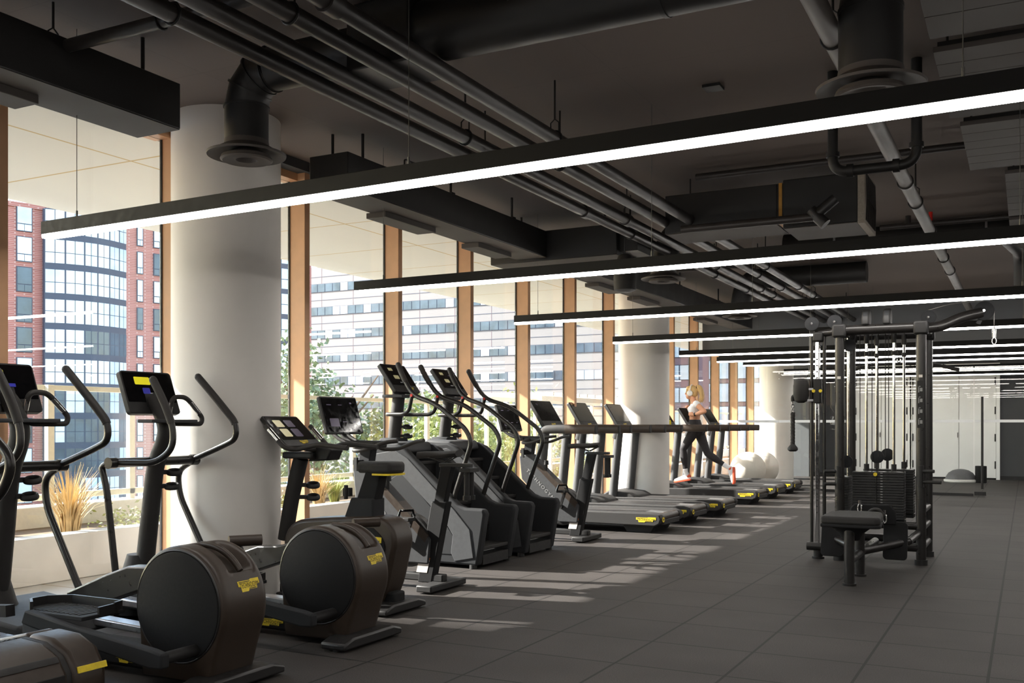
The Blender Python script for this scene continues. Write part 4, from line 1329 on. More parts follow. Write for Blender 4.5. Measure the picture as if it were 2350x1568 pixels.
# ------------------------------------------------------------------ stair climbers
def stair_climber():
    c = 8.1
    t = thing('stair_climber', 'tall grey stair climber with curved rails, nearer of the two, behind the spin bike', 'stair climber', (-5.0, c, 0), 'cardio machines facing the windows')
    w = .345
    side = [(-5.75, .04), (-5.78, .5), (-5.74, 1.03), (-5.66, 1.1), (-5.3, 1.12), (-5.2, 1.08), (-4.62, .58), (-4.54, .55), (-4.35, .545), (-4.33, .5), (-4.38, .2), (-4.41, .03)]
    inner = [(-5.5, .2), (-5.5, .72), (-5.22, .86), (-4.72, .38), (-4.6, .22), (-4.66, .12), (-5.4, .12)]
    for sgn in (-1, 1):
        y0, y1 = (c - w, c - w + .1) if sgn < 0 else (c + w - .1, c + w)
        sp = MB().prism(side, 'y', y0, y1).build('side_panel', 'graphite_dark', t, bevel=.02, seg=3)
        yy0, yy1 = (y0 - .008, y0 + .01) if sgn < 0 else (y1 - .01, y1 + .008)
        outer = [(-5.72, .12), (-5.72, 1.0), (-5.3, 1.07), (-5.16, 1.0), (-4.64, .53), (-4.48, .36), (-4.44, .1), (-4.64, .06), (-4.68, .14), (-4.66, .3), (-4.74, .42), (-5.22, .84), (-5.4, .84), (-5.5, .6), (-5.6, .12)]
        MB().prism(outer, 'y', yy0, yy1).build('side_trim', 'graphite', sp, bevel=.006)
        MB().prism([(x, z) for x, z in inner], 'y', yy0 + .003, yy1 - .003).build('side_inset', 'graphite_dark', sp, bevel=.004)
    MB().box(-5.76, -4.4, c - w + .1, c + w - .1, .03, .12).build('base_pan', 'matte_black', t)
    for y in (c - .32, c + .32):
        for x in (-5.6, -4.46):
            MB().cyl((x, y, 0), (x, y, .04), .035, 14).build('levelling_foot', 'matte_black', t)
    for i in range(5):
        x = -4.45 - i * .2
        z = .16 + i * .19
        MB().box(x - .17, x + .05, c - w + .1, c + w - .1, z, z + .035).build('step', 'soft_black', t, bevel=.008)
        MB().box(x - .18, x - .165, c - w + .1, c + w - .1, z + .02, z + .19).build('riser', 'matte_black', t)
    MB().prism([(-5.74, .9), (-5.6, 1.16), (-5.3, 1.14), (-5.25, 1.05)], 'y', c - .29, c + .29).build('front_shroud', 'graphite', t, bevel=.03, seg=3)
    MB().box(-5.66, -5.44, c - .1, c + .1, 1.12, 1.18).build('column_collar', 'graphite_dark', t, bevel=.02)
    MB().tube(cr([(-5.55, c, 1.12), (-5.53, c, 1.3), (-5.5, c, 1.5), (-5.49, c, 1.62), (-5.51, c, 1.72)], 5), .062, 18).build('column', 'soft_black', t)
    MB().box(-5.48, -5.462, c + .0, c + .05, 1.38, 1.5).build('warning_label', 'label_white', t)['label'] = 'white and orange warning label'
    MB().box(-5.6, -5.36, c - .13, c + .13, 1.575, 1.605).build('phone_shelf', 'graphite', t, bevel=.008)
    for z in (1.29, 1.2):
        ring = [(-5.43 + .042 * math.cos(2 * PI * i / 20), c + .07 + .042 * math.sin(2 * PI * i / 20), z - .011 * math.cos(2 * PI * i / 20 + .8)) for i in range(20)]
        rb = MB().tube(ring, .008, 8, closed=True, flat=2.0)
        rb.bar((-5.46, c + .05, z), (-5.54, c, z), .04, .025)
        rb.build('cup_holder', 'matte_black', t)
    ui = [(-.22, .28, .16, .14, 'ui_cream'), (.1, .2, .1, .06, 'ui_dim'), (-.14, -.1, .2, .18, 'ui_cream'), (.16, -.1, .14, .16, 'ui_dim'), (-.05, -.36, .12, .04, 'ui_grey')]
    d = screen(t, c, .43, 1.63, 1.905, -5.37, -5.57, .04, .014, 'display', ui, .02, split=.24)
    W = Vector((-.2, 0, .28)).normalized()
    badge(planefn(Vector((-5.38, c + .02, 1.648)), (0, 1, 0), W, .1, .036), d)
    for sgn in (-1, 1):
        y = c + sgn * .28
        path = fil([(-5.36, c + sgn * .2, 1.885), (-5.3, c + sgn * .21, 1.77), (-5.17, c + sgn * .23, 1.585), (-4.9, c + sgn * .27, 1.51), (-4.56, y, 1.27), (-4.5, y, 1.15), (-4.66, y, .72), (-4.7, y, .6)], .12, 7)
        r = MB().tube(path, .022, 14).build('handrail', 'tube_black', t)
        MB().tube(path[:9], .026, 14).ball(path[0], .027, 12).build('hand_grip', 'grip_rubber', r)
        y = c + sgn * .23
        lo = fil([(-5.18, y, 1.59), (-5.22, y, 1.44), (-5.28, y, 1.41), (-5.5, y - sgn * .02, 1.41), (-5.53, c, 1.41)], .06, 6)
        MB().tube(lo, .019, 12).build('lower_handle', 'tube_black', t)
        MB().cyl((-5.175, y - .026, 1.588), (-5.175, y + .026, 1.588), .014, 12).build('stop_button', 'red_light', t)['label'] = 'red button on the handrail'
    return t
s1 = stair_climber()
s2 = dup(s1, (0, .95, 0), 'farther of the two tall grey stair climbers with curved rails')

# ------------------------------------------------------------------ treadmills
def treadmill():
    c = 11.7
    t = thing('treadmill', 'first treadmill of the row, nearest the stair climbers', 'treadmill', (-4.7, c, 0), 'treadmills facing the windows')
    side = [(-5.7, .1), (-5.7, .2), (-5.6, .24), (-3.98, .245), (-3.9, .225), (-3.88, .18), (-3.9, .12), (-3.96, .09)]
    for y0, y1 in ((c - .44, c - .3), (c + .3, c + .44)):
        sr = MB().prism(side, 'y', y0, y1).build('side_rail', 'soft_black', t, bevel=.012)
    MB().box(-5.65, -3.98, c - .3, c + .3, .1, .215).build('deck', 'black_metal', t)
    MB().box(-5.66, -3.95, c - .27, c + .27, .215, .232).build('belt', 'grip_rubber', t, bevel=.006)
    MB().cyl((-3.945, c - .3, .185), (-3.945, c + .3, .185), .05, 24).build('rear_roller', 'bronze_black', t)
    MB().box(-3.945, -3.885, c - .3, c + .3, .095, .16).build('rear_bumper', 'soft_black', t, bevel=.01)
    MB().box(-4.2, -3.97, c - .09, c + .09, .2325, .2335).build('belt_print', 'letter_grey', t)
    for x0, x1 in ((-4.35, -4.05), (-5.6, -5.35)):
        MB().prism([(x0, .0), (x1, .0), (x1 + .06, .1), (x0 - .06, .1)], 'y', c - .33, c + .33).build('foot_block', 'matte_black', t)
    badge(planefn((-4.19, c - .441, .135), (1, 0, 0), (0, 0, 1), .25, .062), t)
    q = MB().lathe([(.0, .0), (.042, .0), (.042, .004), (0, .004)], (-3.884, c - .33, .165), 'x', 24)
    vsx = [(p[0], c - .33 + (p[1] - c + .33) * 1.0, .165 + (p[2] - .165) * .75) for p in q.v]
    q.v = vsx
    q.build('round_badge', 'yellow', t)
    MB().box(-3.8805, -3.8785, c - .352, c - .308, .158, .172).build('badge_mark', 'logo_ink', t)
    MB().prism([(-5.72, .1), (-5.72, .27), (-5.62, .33), (-5.3, .3), (-5.2, .25), (-5.2, .1)], 'y', c - .36, c + .36).build('motor_cover', 'soft_black', t, bevel=.02)
    for sgn in (-1, 1):
        y = c + sgn * .35
        MB().tube([(-5.56, y, .18), (-5.51, y, .7), (-5.46, y, 1.2)], [.064, .064, .064], 20).build('upright', 'upright_grey', t)
        mb = MB()
        path = fil([(-5.5, y + sgn * .03, 1.1), (-5.46, y + sgn * .03, 1.245), (-5.3, y + sgn * .04, 1.255), (-4.72, y + sgn * .04, 1.25)], .1, 6)
        mb.tube(path, .056, 18, flat=.62)
        a = mb.build('arm_rest', 'soft_black', t)
        MB().tube([(-5.15, y + sgn * .04, 1.2555), (-4.74, y + sgn * .04, 1.2515)], .0585, 18, flat=.64).build('arm_rest_pad', 'bronze_black', a)
    MB().box(-5.56, -5.36, c - .36, c + .36, 1.2, 1.27).build('console', 'soft_black', t, bevel=.02)
    MB().tube([(-5.18, c - .34, 1.24), (-5.18, c + .34, 1.24)], .02, 12).build('cross_handle', 'grip_rubber', t)
    d = screen(t, c, .60, 1.225, 1.625, -5.44, -5.69, .045, .014, 'display', [(-.3, .35, .1, .04, 'ui_dim')], .02, split=.34)
    W = Vector((-.25, 0, .4)).normalized()
    badge(planefn(Vector((-5.487, c - .05, 1.30)), (0, 1, 0), W, .12, .035), d)
    MB().box(-5.49, -5.46, c - .12, c + .12, 1.24, 1.26).build('button_row', 'graphite', d)
    return t
t1 = treadmill()
tl = ['second treadmill of the row, its deck end just behind the first', 'third treadmill of the row, in front of the middle white column',
      'fourth treadmill of the row, the one the woman runs on', 'fifth treadmill of the row, first beyond the runner', 'sixth and last treadmill of the row, by the glass partition']
for l, dx, dy in zip(tl, (0, .08, 0, 0, 0), (1.2, 2.38, 4.74, 6.12, 7.55)):
    dup(t1, (dx, dy, 0), l)
t = thing('water_bottle', 'bright yellow water bottle with black cap on the treadmill console beside the runner', 'bottle', (-5.42, 16.16, 1.27))
MB().lathe([(.034, 1.272), (.036, 1.29), (.036, 1.37), (.03, 1.39)], (-5.42, 16.16, 0), 'z', 20).build('bottle_body', 'bottle_yellow', t)
MB().lathe([(.03, 1.39), (.03, 1.42), (.012, 1.425), (.012, 1.45)], (-5.42, 16.16, 0), 'z', 20).build('cap', 'matte_black', t)

for i, (x, y, r, l) in enumerate(((-5.2, 20.65, .37, 'pale exercise ball just beyond the glass, partly behind the runner'), (-5.12, 21.5, .37, 'second pale exercise ball, behind the first near the far column'))):
    b = MB().ball((x, y, r), r, 40).build('exercise_ball', 'ball_white', None, origin=(x, y, 0))
    tag(b, l, 'exercise ball', 'exercise balls beyond the glass')
    MB().tube([(x + r * math.sin(.8) * math.cos(a), y + r * math.sin(.8) * math.sin(a), r + r * math.cos(.8)) for a in [2 * PI * k / 48 for k in range(48)]], .0025, 5, closed=True).build('moulding_ring', 'white_plastic', b)
t = thing('balance_dome', 'dark half-ball balance trainer with a white base rim on the floor before the white doors', 'balance trainer', (-1.35, 24.7, 0))
MB().lathe([(.34, .0), (.36, .02), (.36, .06), (.33, .07)], (-1.35, 24.7, 0), 'z', 40).build('base_rim', 'white_plastic', t)
MB().lathe([(.325, .07), (.31, .13), (.26, .21), (.17, .27), (.07, .295), (.0, .3)], (-1.35, 24.7, 0), 'z', 40).build('dome', 'dome_grey', t)
t = thing('foam_roller', 'black speckled foam roller standing on end by the white doors', 'foam roller', (-.93, 24.6, 0))
MB().lathe([(.115, 0), (.12, .01), (.12, .37), (.115, .38), (.05, .38), (.05, .36)], (-.93, 24.6, 0), 'z', 32).build('roller_body', 'charcoal', t)
# ------------------------------------------------------------------ cable station
def cable_station():
    t = thing('cable_station', 'tall black multi-station cable machine with weight stacks and a low row seat', 'cable machine', (-1.25, 10.0, 0))
    XA, XB, YA, YB, ZT = -1.61, -.88, 9.93, 10.63, 2.22
    for x in (XA, XB):
        for y in (YA, YB):
            p = MB().cyl((x, y, .0), (x, y, ZT), .045, 20).build('frame_post', 'tube_black', t)
            MB().cyl((x, y, 0), (x, y, .05), .058, 20).build('post_foot', 'matte_black', p)
            if y == YA:
                MB().box(x - .016, x + .016, y - .0475, y - .043, 1.75, 1.775).build('post_label', 'label_white', p)
    tb = MB().cyl((XA, YA, ZT), (XB, YA, ZT), .048, 18).cyl((XA, YB, ZT), (XB, YB, ZT), .048, 18).cyl((XA, YA, ZT), (XA, YB, ZT), .048, 18).cyl((XB, YA, ZT), (XB, YB, ZT), .048, 18)
    tb.build('top_frame', 'tube_black', t)
    for x in (XA, XB):
        for y in (YA, YB):
            MB().box(x - .065, x + .065, y - .06, y + .06, ZT - .07, ZT + .06).build('corner_bracket', 'matte_black', t, bevel=.02)
    rails = MB()
    for z in (.16, .34, .5):
        rails.cyl((XB, YA, z), (XB, YB, z), .035, 14)
    rails.cyl((XA, YB, .16), (XB, YB, .16), .04, 14).cyl((XA, YA, .16), (XA, YB, .16), .035, 14).cyl((XA, YA, .16), (XB, YA, .16), .04, 14).cyl((XA, YA, .36), (XB, YA, .36), .035, 14)
    rails.build('lower_frame', 'tube_black', t)
    # instruction panel on the right post
    ip = MB().box(XB - .03, XB + .03, YA - .05, YA - .046, 1.28, 1.72).build('instruction_panel', 'matte_black', t)
    for z in (1.34, 1.44, 1.54, 1.64):
        pic = MB()
        pic.box(XB - .02, XB - .012, YA - .0515, YA - .05, z - .03, z + .02).box(XB - .006, XB + .016, YA - .0515, YA - .05, z - .02, z + .012).box(XB - .016, XB + .0, YA - .0515, YA - .05, z + .024, z + .03)
        pic.build('pictogram', 'letter_grey', ip)
    # weight stacks
    for (x0, x1, y, z0, n, rods) in ((-1.51, -1.04, 10.12, .40, 18, (-1.39, -1.14)), (-1.45, -.985, 10.42, .44, 17, (-1.335, -1.08))):
        st = MB().box(x0, x1, y - .1, y + .1, z0 - .04, z0 - .01).build('weight_stack', 'matte_black', t)
        for i in range(n):
            MB().box(x0, x1, y - .09, y + .09, z0 + i * .0255, z0 + i * .0255 + .0225).build('weight_plate', 'black_metal', st, bevel=.003)
        ztop = z0 + n * .0255
        for xr in rods:
            MB().cyl((xr, y, ztop), (xr, y, ZT - .03), .0125, 14).build('guide_rod', 'chrome', t)
            MB().cyl((xr, y, ztop), (xr, y, ztop + .07), .025, 14).cyl((xr, y, 1.98), (xr, y, 2.02), .022, 14).cyl((xr, y, ZT - .12), (xr, y, ZT - .02), .024, 14).build('rod_collar', 'matte_black', t)
        xm = (x0 + x1) / 2
        MB().lathe([(.0, -.012), (.055, -.012), (.062, -.008), (.062, .008), (.055, .012), (0, .012)], (xm - .01, y - .05, ztop + .14), 'y', 28).build('stack_pulley', 'graphite_dark', t)
        MB().box(xm - .022, xm + .002, y - .06, y - .04, ztop, ztop + .16).build('pulley_bracket', 'matte_black', t)
        if n == 18:
            tk = MB()
            for i in range(18):
                tk.box(xm + .024, xm + .044, y - .0925, y - .09, z0 + i * .0255 + .007, z0 + i * .0255 + .015)
            tk.build('weight_marks', 'letter_grey', st)
            MB().cyl((xm - .02, y - .09, z0 + 17 * .0255), (xm - .02, y - .12, z0 + 17 * .0255), .018, 16).build('selector_pin', 'yellow', t)
            MB().tube([(xm - .015, y - .1, z0 + 17 * .0255 - .01 - .02 * i) for i in range(14)], .005, 6).build('selector_cord', 'matte_black', t)
    # third, narrower stack at the left
    st = MB().box(-1.66, -1.56, 10.1, 10.5, .36, .39).build('weight_stack', 'matte_black', t)
    for i in range(16):
        MB().box(-1.655, -1.565, 10.12, 10.46, .39 + i * .0255, .4125 + i * .0255).build('weight_plate', 'black_metal', st)
    MB().cyl((-1.58, 10.25, .8), (-1.58, 10.25, ZT - .02), .0125, 14).build('guide_rod', 'chrome', t)
    MB().lathe([(.0, -.012), (.06, -.012), (.06, .012), (0, .012)], (-1.56, 10.02, .95), 'y', 28).build('stack_pulley', 'graphite_dark', t)
    cb = MB()
    for (x, y, z0, z1) in ((-1.275, 10.06, 1.0, 2.2), (-1.21, 10.06, 1.0, 2.2), (-1.22, 10.4, 1.02, 2.2), (-1.44, 10.05, .9, 2.2), (-1.33, 10.05, .6, 2.2), (-1.04, 10.05, .6, 2.2), (-1.56, 9.98, .95, 2.2)):
        cb.cyl((x, y, z0), (x, y, z1), .004, 6)
    cb.build('cable', 'matte_black', t)
    # left column with adjustable carriage
    xl, yl = -1.82, 9.99
    MB().box(xl - .028, xl + .012, yl - .03, yl + .03, .12, 2.16).build('adjustment_column', 'chrome', t, bevel=.006)
    hm = MB()
    for i in range(26):
        hm.cyl((xl - .008, yl - .0315, .45 + i * .06), (xl - .008, yl - .029, .45 + i * .06), .007, 10)
    hm.build('column_holes', 'gasket', t)
    for dx in (-.065, .055):
        MB().cyl((xl + dx, yl, .14), (xl + dx, yl, 2.18), .017, 14).build('side_tube', 'tube_black', t)
    MB().cyl((xl - .1, yl - .05, .12), (XA, yl - .05, .12), .04, 18).build('base_tube', 'tube_black', t)
    MB().cyl((xl, yl - .02, 0), (xl, yl - .02, .1), .045, 18).cyl((xl, yl - .02, 0), (xl, yl - .02, .02), .06, 18).build('post_foot', 'matte_black', t)
    MB().tube(fil([(xl, yl, 2.2), (xl + .1, yl, 2.21), (XA, YA, ZT)], .05, 4), .035, 14).build('link_tube', 'tube_black', t)
    MB().box(xl - .05, xl + .05, yl - .05, yl + .05, 2.12, 2.22).build('corner_bracket', 'matte_black', t, bevel=.02)
    ca = MB().box(xl - .04, xl + .03, yl - .06, yl + .05, 1.52, 1.76).build('carriage', 'matte_black', t, bevel=.01)
    MB().cyl((xl - .035, yl - .07, 1.64), (xl - .035, yl - .055, 1.64), .016, 14).cyl((xl + .03, yl - .07, 1.64), (xl + .03, yl - .055, 1.64), .016, 14).build('lock_knob', 'yellow', ca)
    MB().lathe([(.03, -.12), (.062, -.1), (.075, -.05), (.075, .05), (.062, .1), (.03, .12)], (-1.98, 9.95, 1.645), 'z', 28).build('pulley_cover', 'soft_black', t)
    MB().bar((-1.92, 9.95, 1.66), (-1.85, yl - .02, 1.66), .02, .02).bar((-1.92, 9.95, 1.55), (-1.85, yl - .02, 1.55), .02, .02).build('pulley_bracket', 'alu', t)
    MB().cyl((-1.905, 9.95, 1.72), (-1.9, 9.97, 2.28), .003, 6).build('cable', 'steel_cable', t)
    # pulleys on top
    for (x, y, z, r) in ((-1.875, 9.95, 2.3, .068), (-1.66, 9.95, 2.31, .068), (-.83, 10.1, 2.325, .068), (-.36, 10.22, 2.375, .088)):
        p = MB().lathe([(.0, -.014), (r - .01, -.014), (r, -.009), (r, .009), (r - .01, .014), (0, .014)], (x, y, z), 'y', 32).build('pulley', 'graphite_dark', t)
        MB().cyl((x, y - .03, z), (x, y + .03, z), .012, 12).build('pulley_axle', 'chrome', p)
        MB().bar((x, y + .018, z), (x + (.0 if x < -.5 else -.05), y + .018, z - r - .03), .012, .04).build('pulley_bracket', 'matte_black', p)
    MB().lathe([(.0, -.012), (.06, -.012), (.06, .012), (0, .012)], (-1.53, 10.0, 2.08), 'y', 28).build('pulley', 'graphite_dark', t)
    for (x, y) in ((-1.37, 9.98), (-1.18, 9.98)):
        sh = MB().prism([(9.88, 2.26), (9.88, 2.34), (9.92, 2.4), (9.99, 2.42), (10.05, 2.39), (10.07, 2.33), (10.05, 2.26)], 'x', x - .034, x + .034).build('pulley_shroud', 'matte_black', t, bevel=.014)
        MB().lathe([(.0, -.02), (.07, -.02), (.07, .02), (0, .02)], (x, 9.95, 2.33), 'x', 28).build('pulley', 'graphite_dark', sh)
    MB().tube(fil([(XB, YA + .05, ZT - .01), (-.72, 10.08, ZT + .01), (-.55, 10.16, ZT + .1), (-.38, 10.22, ZT + .14)], .12, 7), .048, 18).build('pulldown_arm', 'tube_black', t)
    MB().tube(cr([(-.83, 10.1, 2.395), (-.6, 10.15, 2.45), (-.36, 10.22, 2.465)], 5), .004, 6).cyl((-.275, 10.22, 2.375), (-.275, 10.22, 2.2), .004, 6).build('cable', 'steel_cable', t)
    MB().cyl((-.275, 10.22, 2.12), (-.275, 10.22, 2.2), .018, 12).tube([(-.275 + .018 * math.cos(a), 10.22, 2.09 + .03 * math.sin(a)) for a in [2 * PI * i / 16 for i in range(16)]], .005, 6, closed=True).build('snap_hook', 'chrome', t)
    # storage pegs
    for (x0, x1, z) in ((-1.61, -1.74, .74), (-1.61, -1.74, .86), (-.88, -.7, .78), (-.88, -.76, .88)):
        MB().cyl((x0, YA - .06, z), (x1, YA - .1, z + .0), .016, 12).cyl((x0, YA - .06, z - .05), (x0, YA - .06, z + .05), .03, 12).build('storage_peg', 'matte_black', t)
    # low row bench
    xs = -1.287
    for y in (8.4, 8.97):
        MB().cyl((xs, y, .0), (xs, y, .46), .041, 20).cyl((xs, y, 0), (xs, y, .018), .056, 20).build('seat_leg', 'tube_black', t)
    MB().cyl((xs, 8.4, .2), (xs, 9.95, .2), .035, 14).build('base_beam', 'tube_black', t)
    MB().cyl((xs, 9.1, .2), (-.95, 9.5, .26), .035, 14).cyl((xs, 9.1, .2), (-1.6, 9.5, .26), .035, 14).cyl((-.95, 9.5, .26), (-.9, 9.93, .3), .035, 14).cyl((-1.6, 9.5, .26), (-1.61, 9.93, .3), .035, 14).build('footplate_tube', 'tube_black', t)
    poly = [(-.21, -.3), (.21, -.3), (.225, -.1), (.2, .25), (.12, .34), (-.12, .34), (-.2, .25), (-.225, -.1)]
    poly = [(v.x, v.y) for v in cr([(a, b, 0) for a, b in poly + poly[:1]], 4)[:-1]]
    MB().prism([(xs + a, 8.62 + b) for a, b in poly], 'z', .5, .565).build('seat', 'soft_black', t, bevel=.02, seg=3)
    MB().prism([(xs + a * 1.02, 8.62 + b * 1.02) for a, b in poly], 'z', .475, .503).lathe([(.17, .475), (.1, .42), (.07, .36)], (xs, 8.5, 0), 'z', 24).build('seat_shell', 'charcoal', t, bevel=.008)
    MB().prism([(-1.42, .42), (-1.42, .56), (-1.38, .6), (-1.08, .6), (-1.03, .54), (-1.03, .42)], 'y', 9.3, 9.33).build('shin_plate', 'charcoal', t, bevel=.012)
    for x, z in ((-1.33, .56), (-1.12, .48)):
        MB().tube([(x + .016 * math.cos(a), 9.27, z + .04 * math.sin(a)) for a in [2 * PI * i / 16 for i in range(16)]], .007, 8, closed=True).cyl((x, 9.27, z + .04), (x, 9.27, z + .075), .012, 10).build('snap_hook', 'chrome', t)
    MB().tube(fil([(-1.28, 9.26, .5), (-1.22, 9.24, .56), (-1.16, 9.24, .56), (-1.13, 9.26, .5)], .03, 4), .016, 10).build('row_handle', 'grip_rubber', t)
    for x in (-1.59, -1.05):
        pr = slab(rrect(.205, .34, .035), (x, 9.42, .27), (1, 0, 0), Vector((0, .25, 1)), .02).build('footplate', 'charcoal', t, bevel=.004)
    return t
cable_station()
t = thing('triceps_rope', 'black braided rope attachment hanging from the left side of the cable machine', 'rope handle', (-2.06, 9.95, 1.6))
rp = MB()
for ph in (0, 2.1, 4.2):
    rp.tube([(-2.06 + .011 * math.cos(ph + i * .7), 9.95 + .011 * math.sin(ph + i * .7), 1.43 - i * .0105) for i in range(32)], .0125, 8)
rp.build('rope', 'grip_rubber', t)
MB().lathe([(.018, 1.12), (.03, 1.105), (.05, 1.08), (.05, 1.06), (.03, 1.045), (.0, 1.045)], (-2.06, 9.95, 0), 'z', 20).build('end_knob', 'matte_black', t)
MB().tube(cr([(-2.03, 9.95, 1.6), (-2.06, 9.95, 1.585), (-2.06, 9.95, 1.54)], 4), .018, 10).build('strap', 'matte_black', t)
ch = MB()
for i in range(4):
    z = 1.52 - i * .026
    ch.tube([(-2.06 + (.012 * math.cos(a) if i % 2 else 0), 9.95 + (0 if i % 2 else .012 * math.cos(a)), z + .019 * math.sin(a)) for a in [2 * PI * k / 14 for k in range(14)]], .004, 6, closed=True)
ch.build('chain', 'chrome', t)
t = thing('pulldown_bar', 'long black bent lat pulldown bar hanging behind the cable machine', 'pulldown bar', (-1.2, 11.1, 1.94))
MB().tube(fil([(-1.76, 11.1, 1.87), (-1.5, 11.1, 1.95), (-1.2, 11.1, 1.95), (-.9, 11.1, 1.95), (-.62, 11.1, 1.87)], .12, 6), .015, 12).build('bar', 'tube_black', t)
for a, b in (((-1.76, 11.1, 1.87), (-1.6, 11.1, 1.919)), ((-.62, 11.1, 1.87), (-.78, 11.1, 1.919))):
    MB().cyl(a, b, .019, 12).build('hand_grip', 'grip_rubber', t)
MB().tube([(-1.2 + .016 * math.cos(a), 11.1, 1.99 + .026 * math.sin(a)) for a in [2 * PI * i / 16 for i in range(16)]], .006, 8, closed=True).build('eyelet', 'chrome', t)
MB().tube([(-1.2, 11.1, 2.01), (-1.2, 10.66, 2.24)], .004, 6).build('cable', 'steel_cable', t)

# ------------------------------------------------------------------ the runner
def person():
    YC = 16.44
    def P(cx, cy, dy=0.0):
        return Vector((-5.19 + (cx - 1283) * .00236, YC + dy, 1.31 + (155 - cy / 3.264) * .00748))
    t = thing('person', 'woman with blond ponytail, white headphones, crop top and black leggings, running', 'person', (-5.03, YC, .25))
    hip, waist, chest, neck = P(1350, 540), P(1340, 468), P(1345, 395), P(1338, 338)
    hd = P(1314, 266)
    LS, RS = P(1372, 352, -.165), P(1338, 356, .165)
    LE, LW, LH = P(1440, 408, -.21), P(1356, 432, -.16), P(1306, 425, -.12)
    RE, RW, RH = P(1322, 448, .21), P(1290, 402, .15), P(1276, 378, .13)
    LHp, RHp = P(1352, 548, -.085), P(1356, 548, .085)
    LK, LA, LHe, LT = P(1264, 690, -.085), P(1284, 862, -.08), P(1306, 905, -.08), P(1216, 922, -.085)
    RK, RA, RHe, RT = P(1425, 722, .085), P(1565, 815, .09), P(1606, 832, .09), P(1608, 912, .09)
    def limb(mb, a, b, r0, r1, mid=None, n=8):
        pts, rs = [], []
        for i in range(n + 1):
            f = i / n
            pts.append(a.lerp(b, f))
            r = r0 + (r1 - r0) * f
            if mid:
                r += mid * math.sin(PI * min(1, f * 1.35)) * (1 if f < .74 else 0)
            rs.append(r)
        mb.tube(pts, rs, 14)
        mb.ball(a, r0 * .99, 14).ball(b, r1 * .99, 14)
    def fuse(mb, name, m, parent, vox, sm=4):
        o = mb.build(name, m, parent)
        r = o.modifiers.new('fuse', 'REMESH')
        r.mode = 'VOXEL'
        r.voxel_size = vox
        r.use_smooth_shade = True
        s = o.modifiers.new('smooth', 'SMOOTH')
        s.iterations = sm
        s.factor = .5
        return o
    b = MB()
    def torso(mb, off=0.0, lo=0, hi=99):
        rings = [(P(1358, 572), .10, .135), (hip, .115, .165), (P(1345, 510), .10, .15), (waist, .085, .122), (P(1342, 430), .09, .128), (chest, .105, .145), (P(1350, 368), .09, .155), (P(1348, 350), .065, .13), (neck, .05, .058)]
        vs, n = [], 20
        use = rings[lo:hi]
        for (c, rx, ry) in use:
            for k in range(n):
                a = 2 * PI * k / n
                vs.append(c + Vector(((rx + off) * math.cos(a), (ry + off) * math.sin(a), 0)))
        m = len(use)
        fs = [(i * n + k, i * n + (k + 1) % n, (i + 1) * n + (k + 1) % n, (i + 1) * n + k) for i in range(m - 1) for k in range(n)]
        fs += [tuple(range(n - 1, -1, -1)), tuple(range((m - 1) * n, m * n))]
        mb.add(vs, fs)
    torso(b)
    limb(b, neck + Vector((.005, 0, -.02)), hd + Vector((.02, 0, -.06)), .052, .048)
    # head: skull, jaw, nose, brow, lips, ears
    b.ball(hd + Vector((.012, 0, .02)), (.098, .078, .1), 20)
    b.ball(hd + Vector((-.03, 0, -.06)), (.062, .055, .058), 16)
    b.ball(hd + Vector((-.066, 0, -.085)), (.022, .024, .02), 12)
    b.tube([hd + Vector((-.083, 0, .012)), hd + Vector((-.104, 0, -.022)), hd + Vector((-.092, 0, -.03))], [.009, .014, .011], 10)
    b.ball(hd + Vector((-.084, 0, -.056)), (.013, .022, .008), 10)
    for sg in (-1, 1):
        b.ball(hd + Vector((.01, sg * .077, -.01)), (.018, .009, .03), 10)
        b.ball(hd + Vector((-.07, sg * .03, .03)), (.016, .026, .008), 10)
    for (S_, E_, W_, H_) in ((LS, LE, LW, LH), (RS, RE, RW, RH)):
        limb(b, S_, E_, .046, .036, .005)
        limb(b, E_, W_, .036, .025, .008)
        d = (H_ - W_).normalized()
        pc = W_ + d * .055
        b.tube([W_, W_ + d * .03, pc, W_ + d * .085], [.024, .03, .034, .03], 12, flat=.62)
        side = Vector((0, 0, 1)) if abs(d.z) < .7 else Vector((1, 0, 0))
        side = (side - d * side.dot(d)).normalized()
        nrm = d.cross(side).normalized()
        inn = nrm if nrm.y > 0 and S_ is LS or (S_ is RS and nrm.y < 0) else -nrm
        for i in range(4):
            base = W_ + d * .085 + side * (.024 - .016 * i)
            L = (.03, .034, .032, .025)[i]
            b.tube([base, base + d * L * .8 + inn * .004, base + d * L + inn * .03, base + d * L * .3 + inn * .046], [.0095, .009, .0085, .0075], 8)
        tb = W_ + d * .04 + side * .03
        b.tube([tb, tb + side * .014 + d * .025 + inn * .012, tb + side * .004 + d * .05 + inn * .028], [.011, .0095, .008], 8)
    for (H_, K_, A_) in ((LHp, LK, LA), (RHp, RK, RA)):
        limb(b, H_, K_, .083, .052, .004)
        limb(b, K_, A_, .05, .03, .014)
    for (A_, He, T_) in ((LA, LHe, LT), (RA, RHe, RT)):
        limb(b, A_, He.lerp(A_, .25), .03, .034)
        limb(b, He.lerp(T_, .1), T_.lerp(He, .15), .034, .026)
    body = fuse(b, 'body', 'skin', t, .0065, 3)
    body['label'] = 'tanned skin'
    for sg in (-1, 1):
        MB().ball(hd + Vector((-.083, sg * .031, .012)), (.007, .012, .006), 10).build('eye', 'eye_dark', body)
    MB().ball(hd + Vector((-.092, 0, -.056)), (.007, .019, .005), 10).build('lips', 'lip', body)
    # hair
    h = MB()
    h.ball(hd + Vector((.02, 0, .032)), (.1, .085, .097), 20)
    h.ball(hd + Vector((-.03, 0, .075)), (.06, .066, .045), 16)
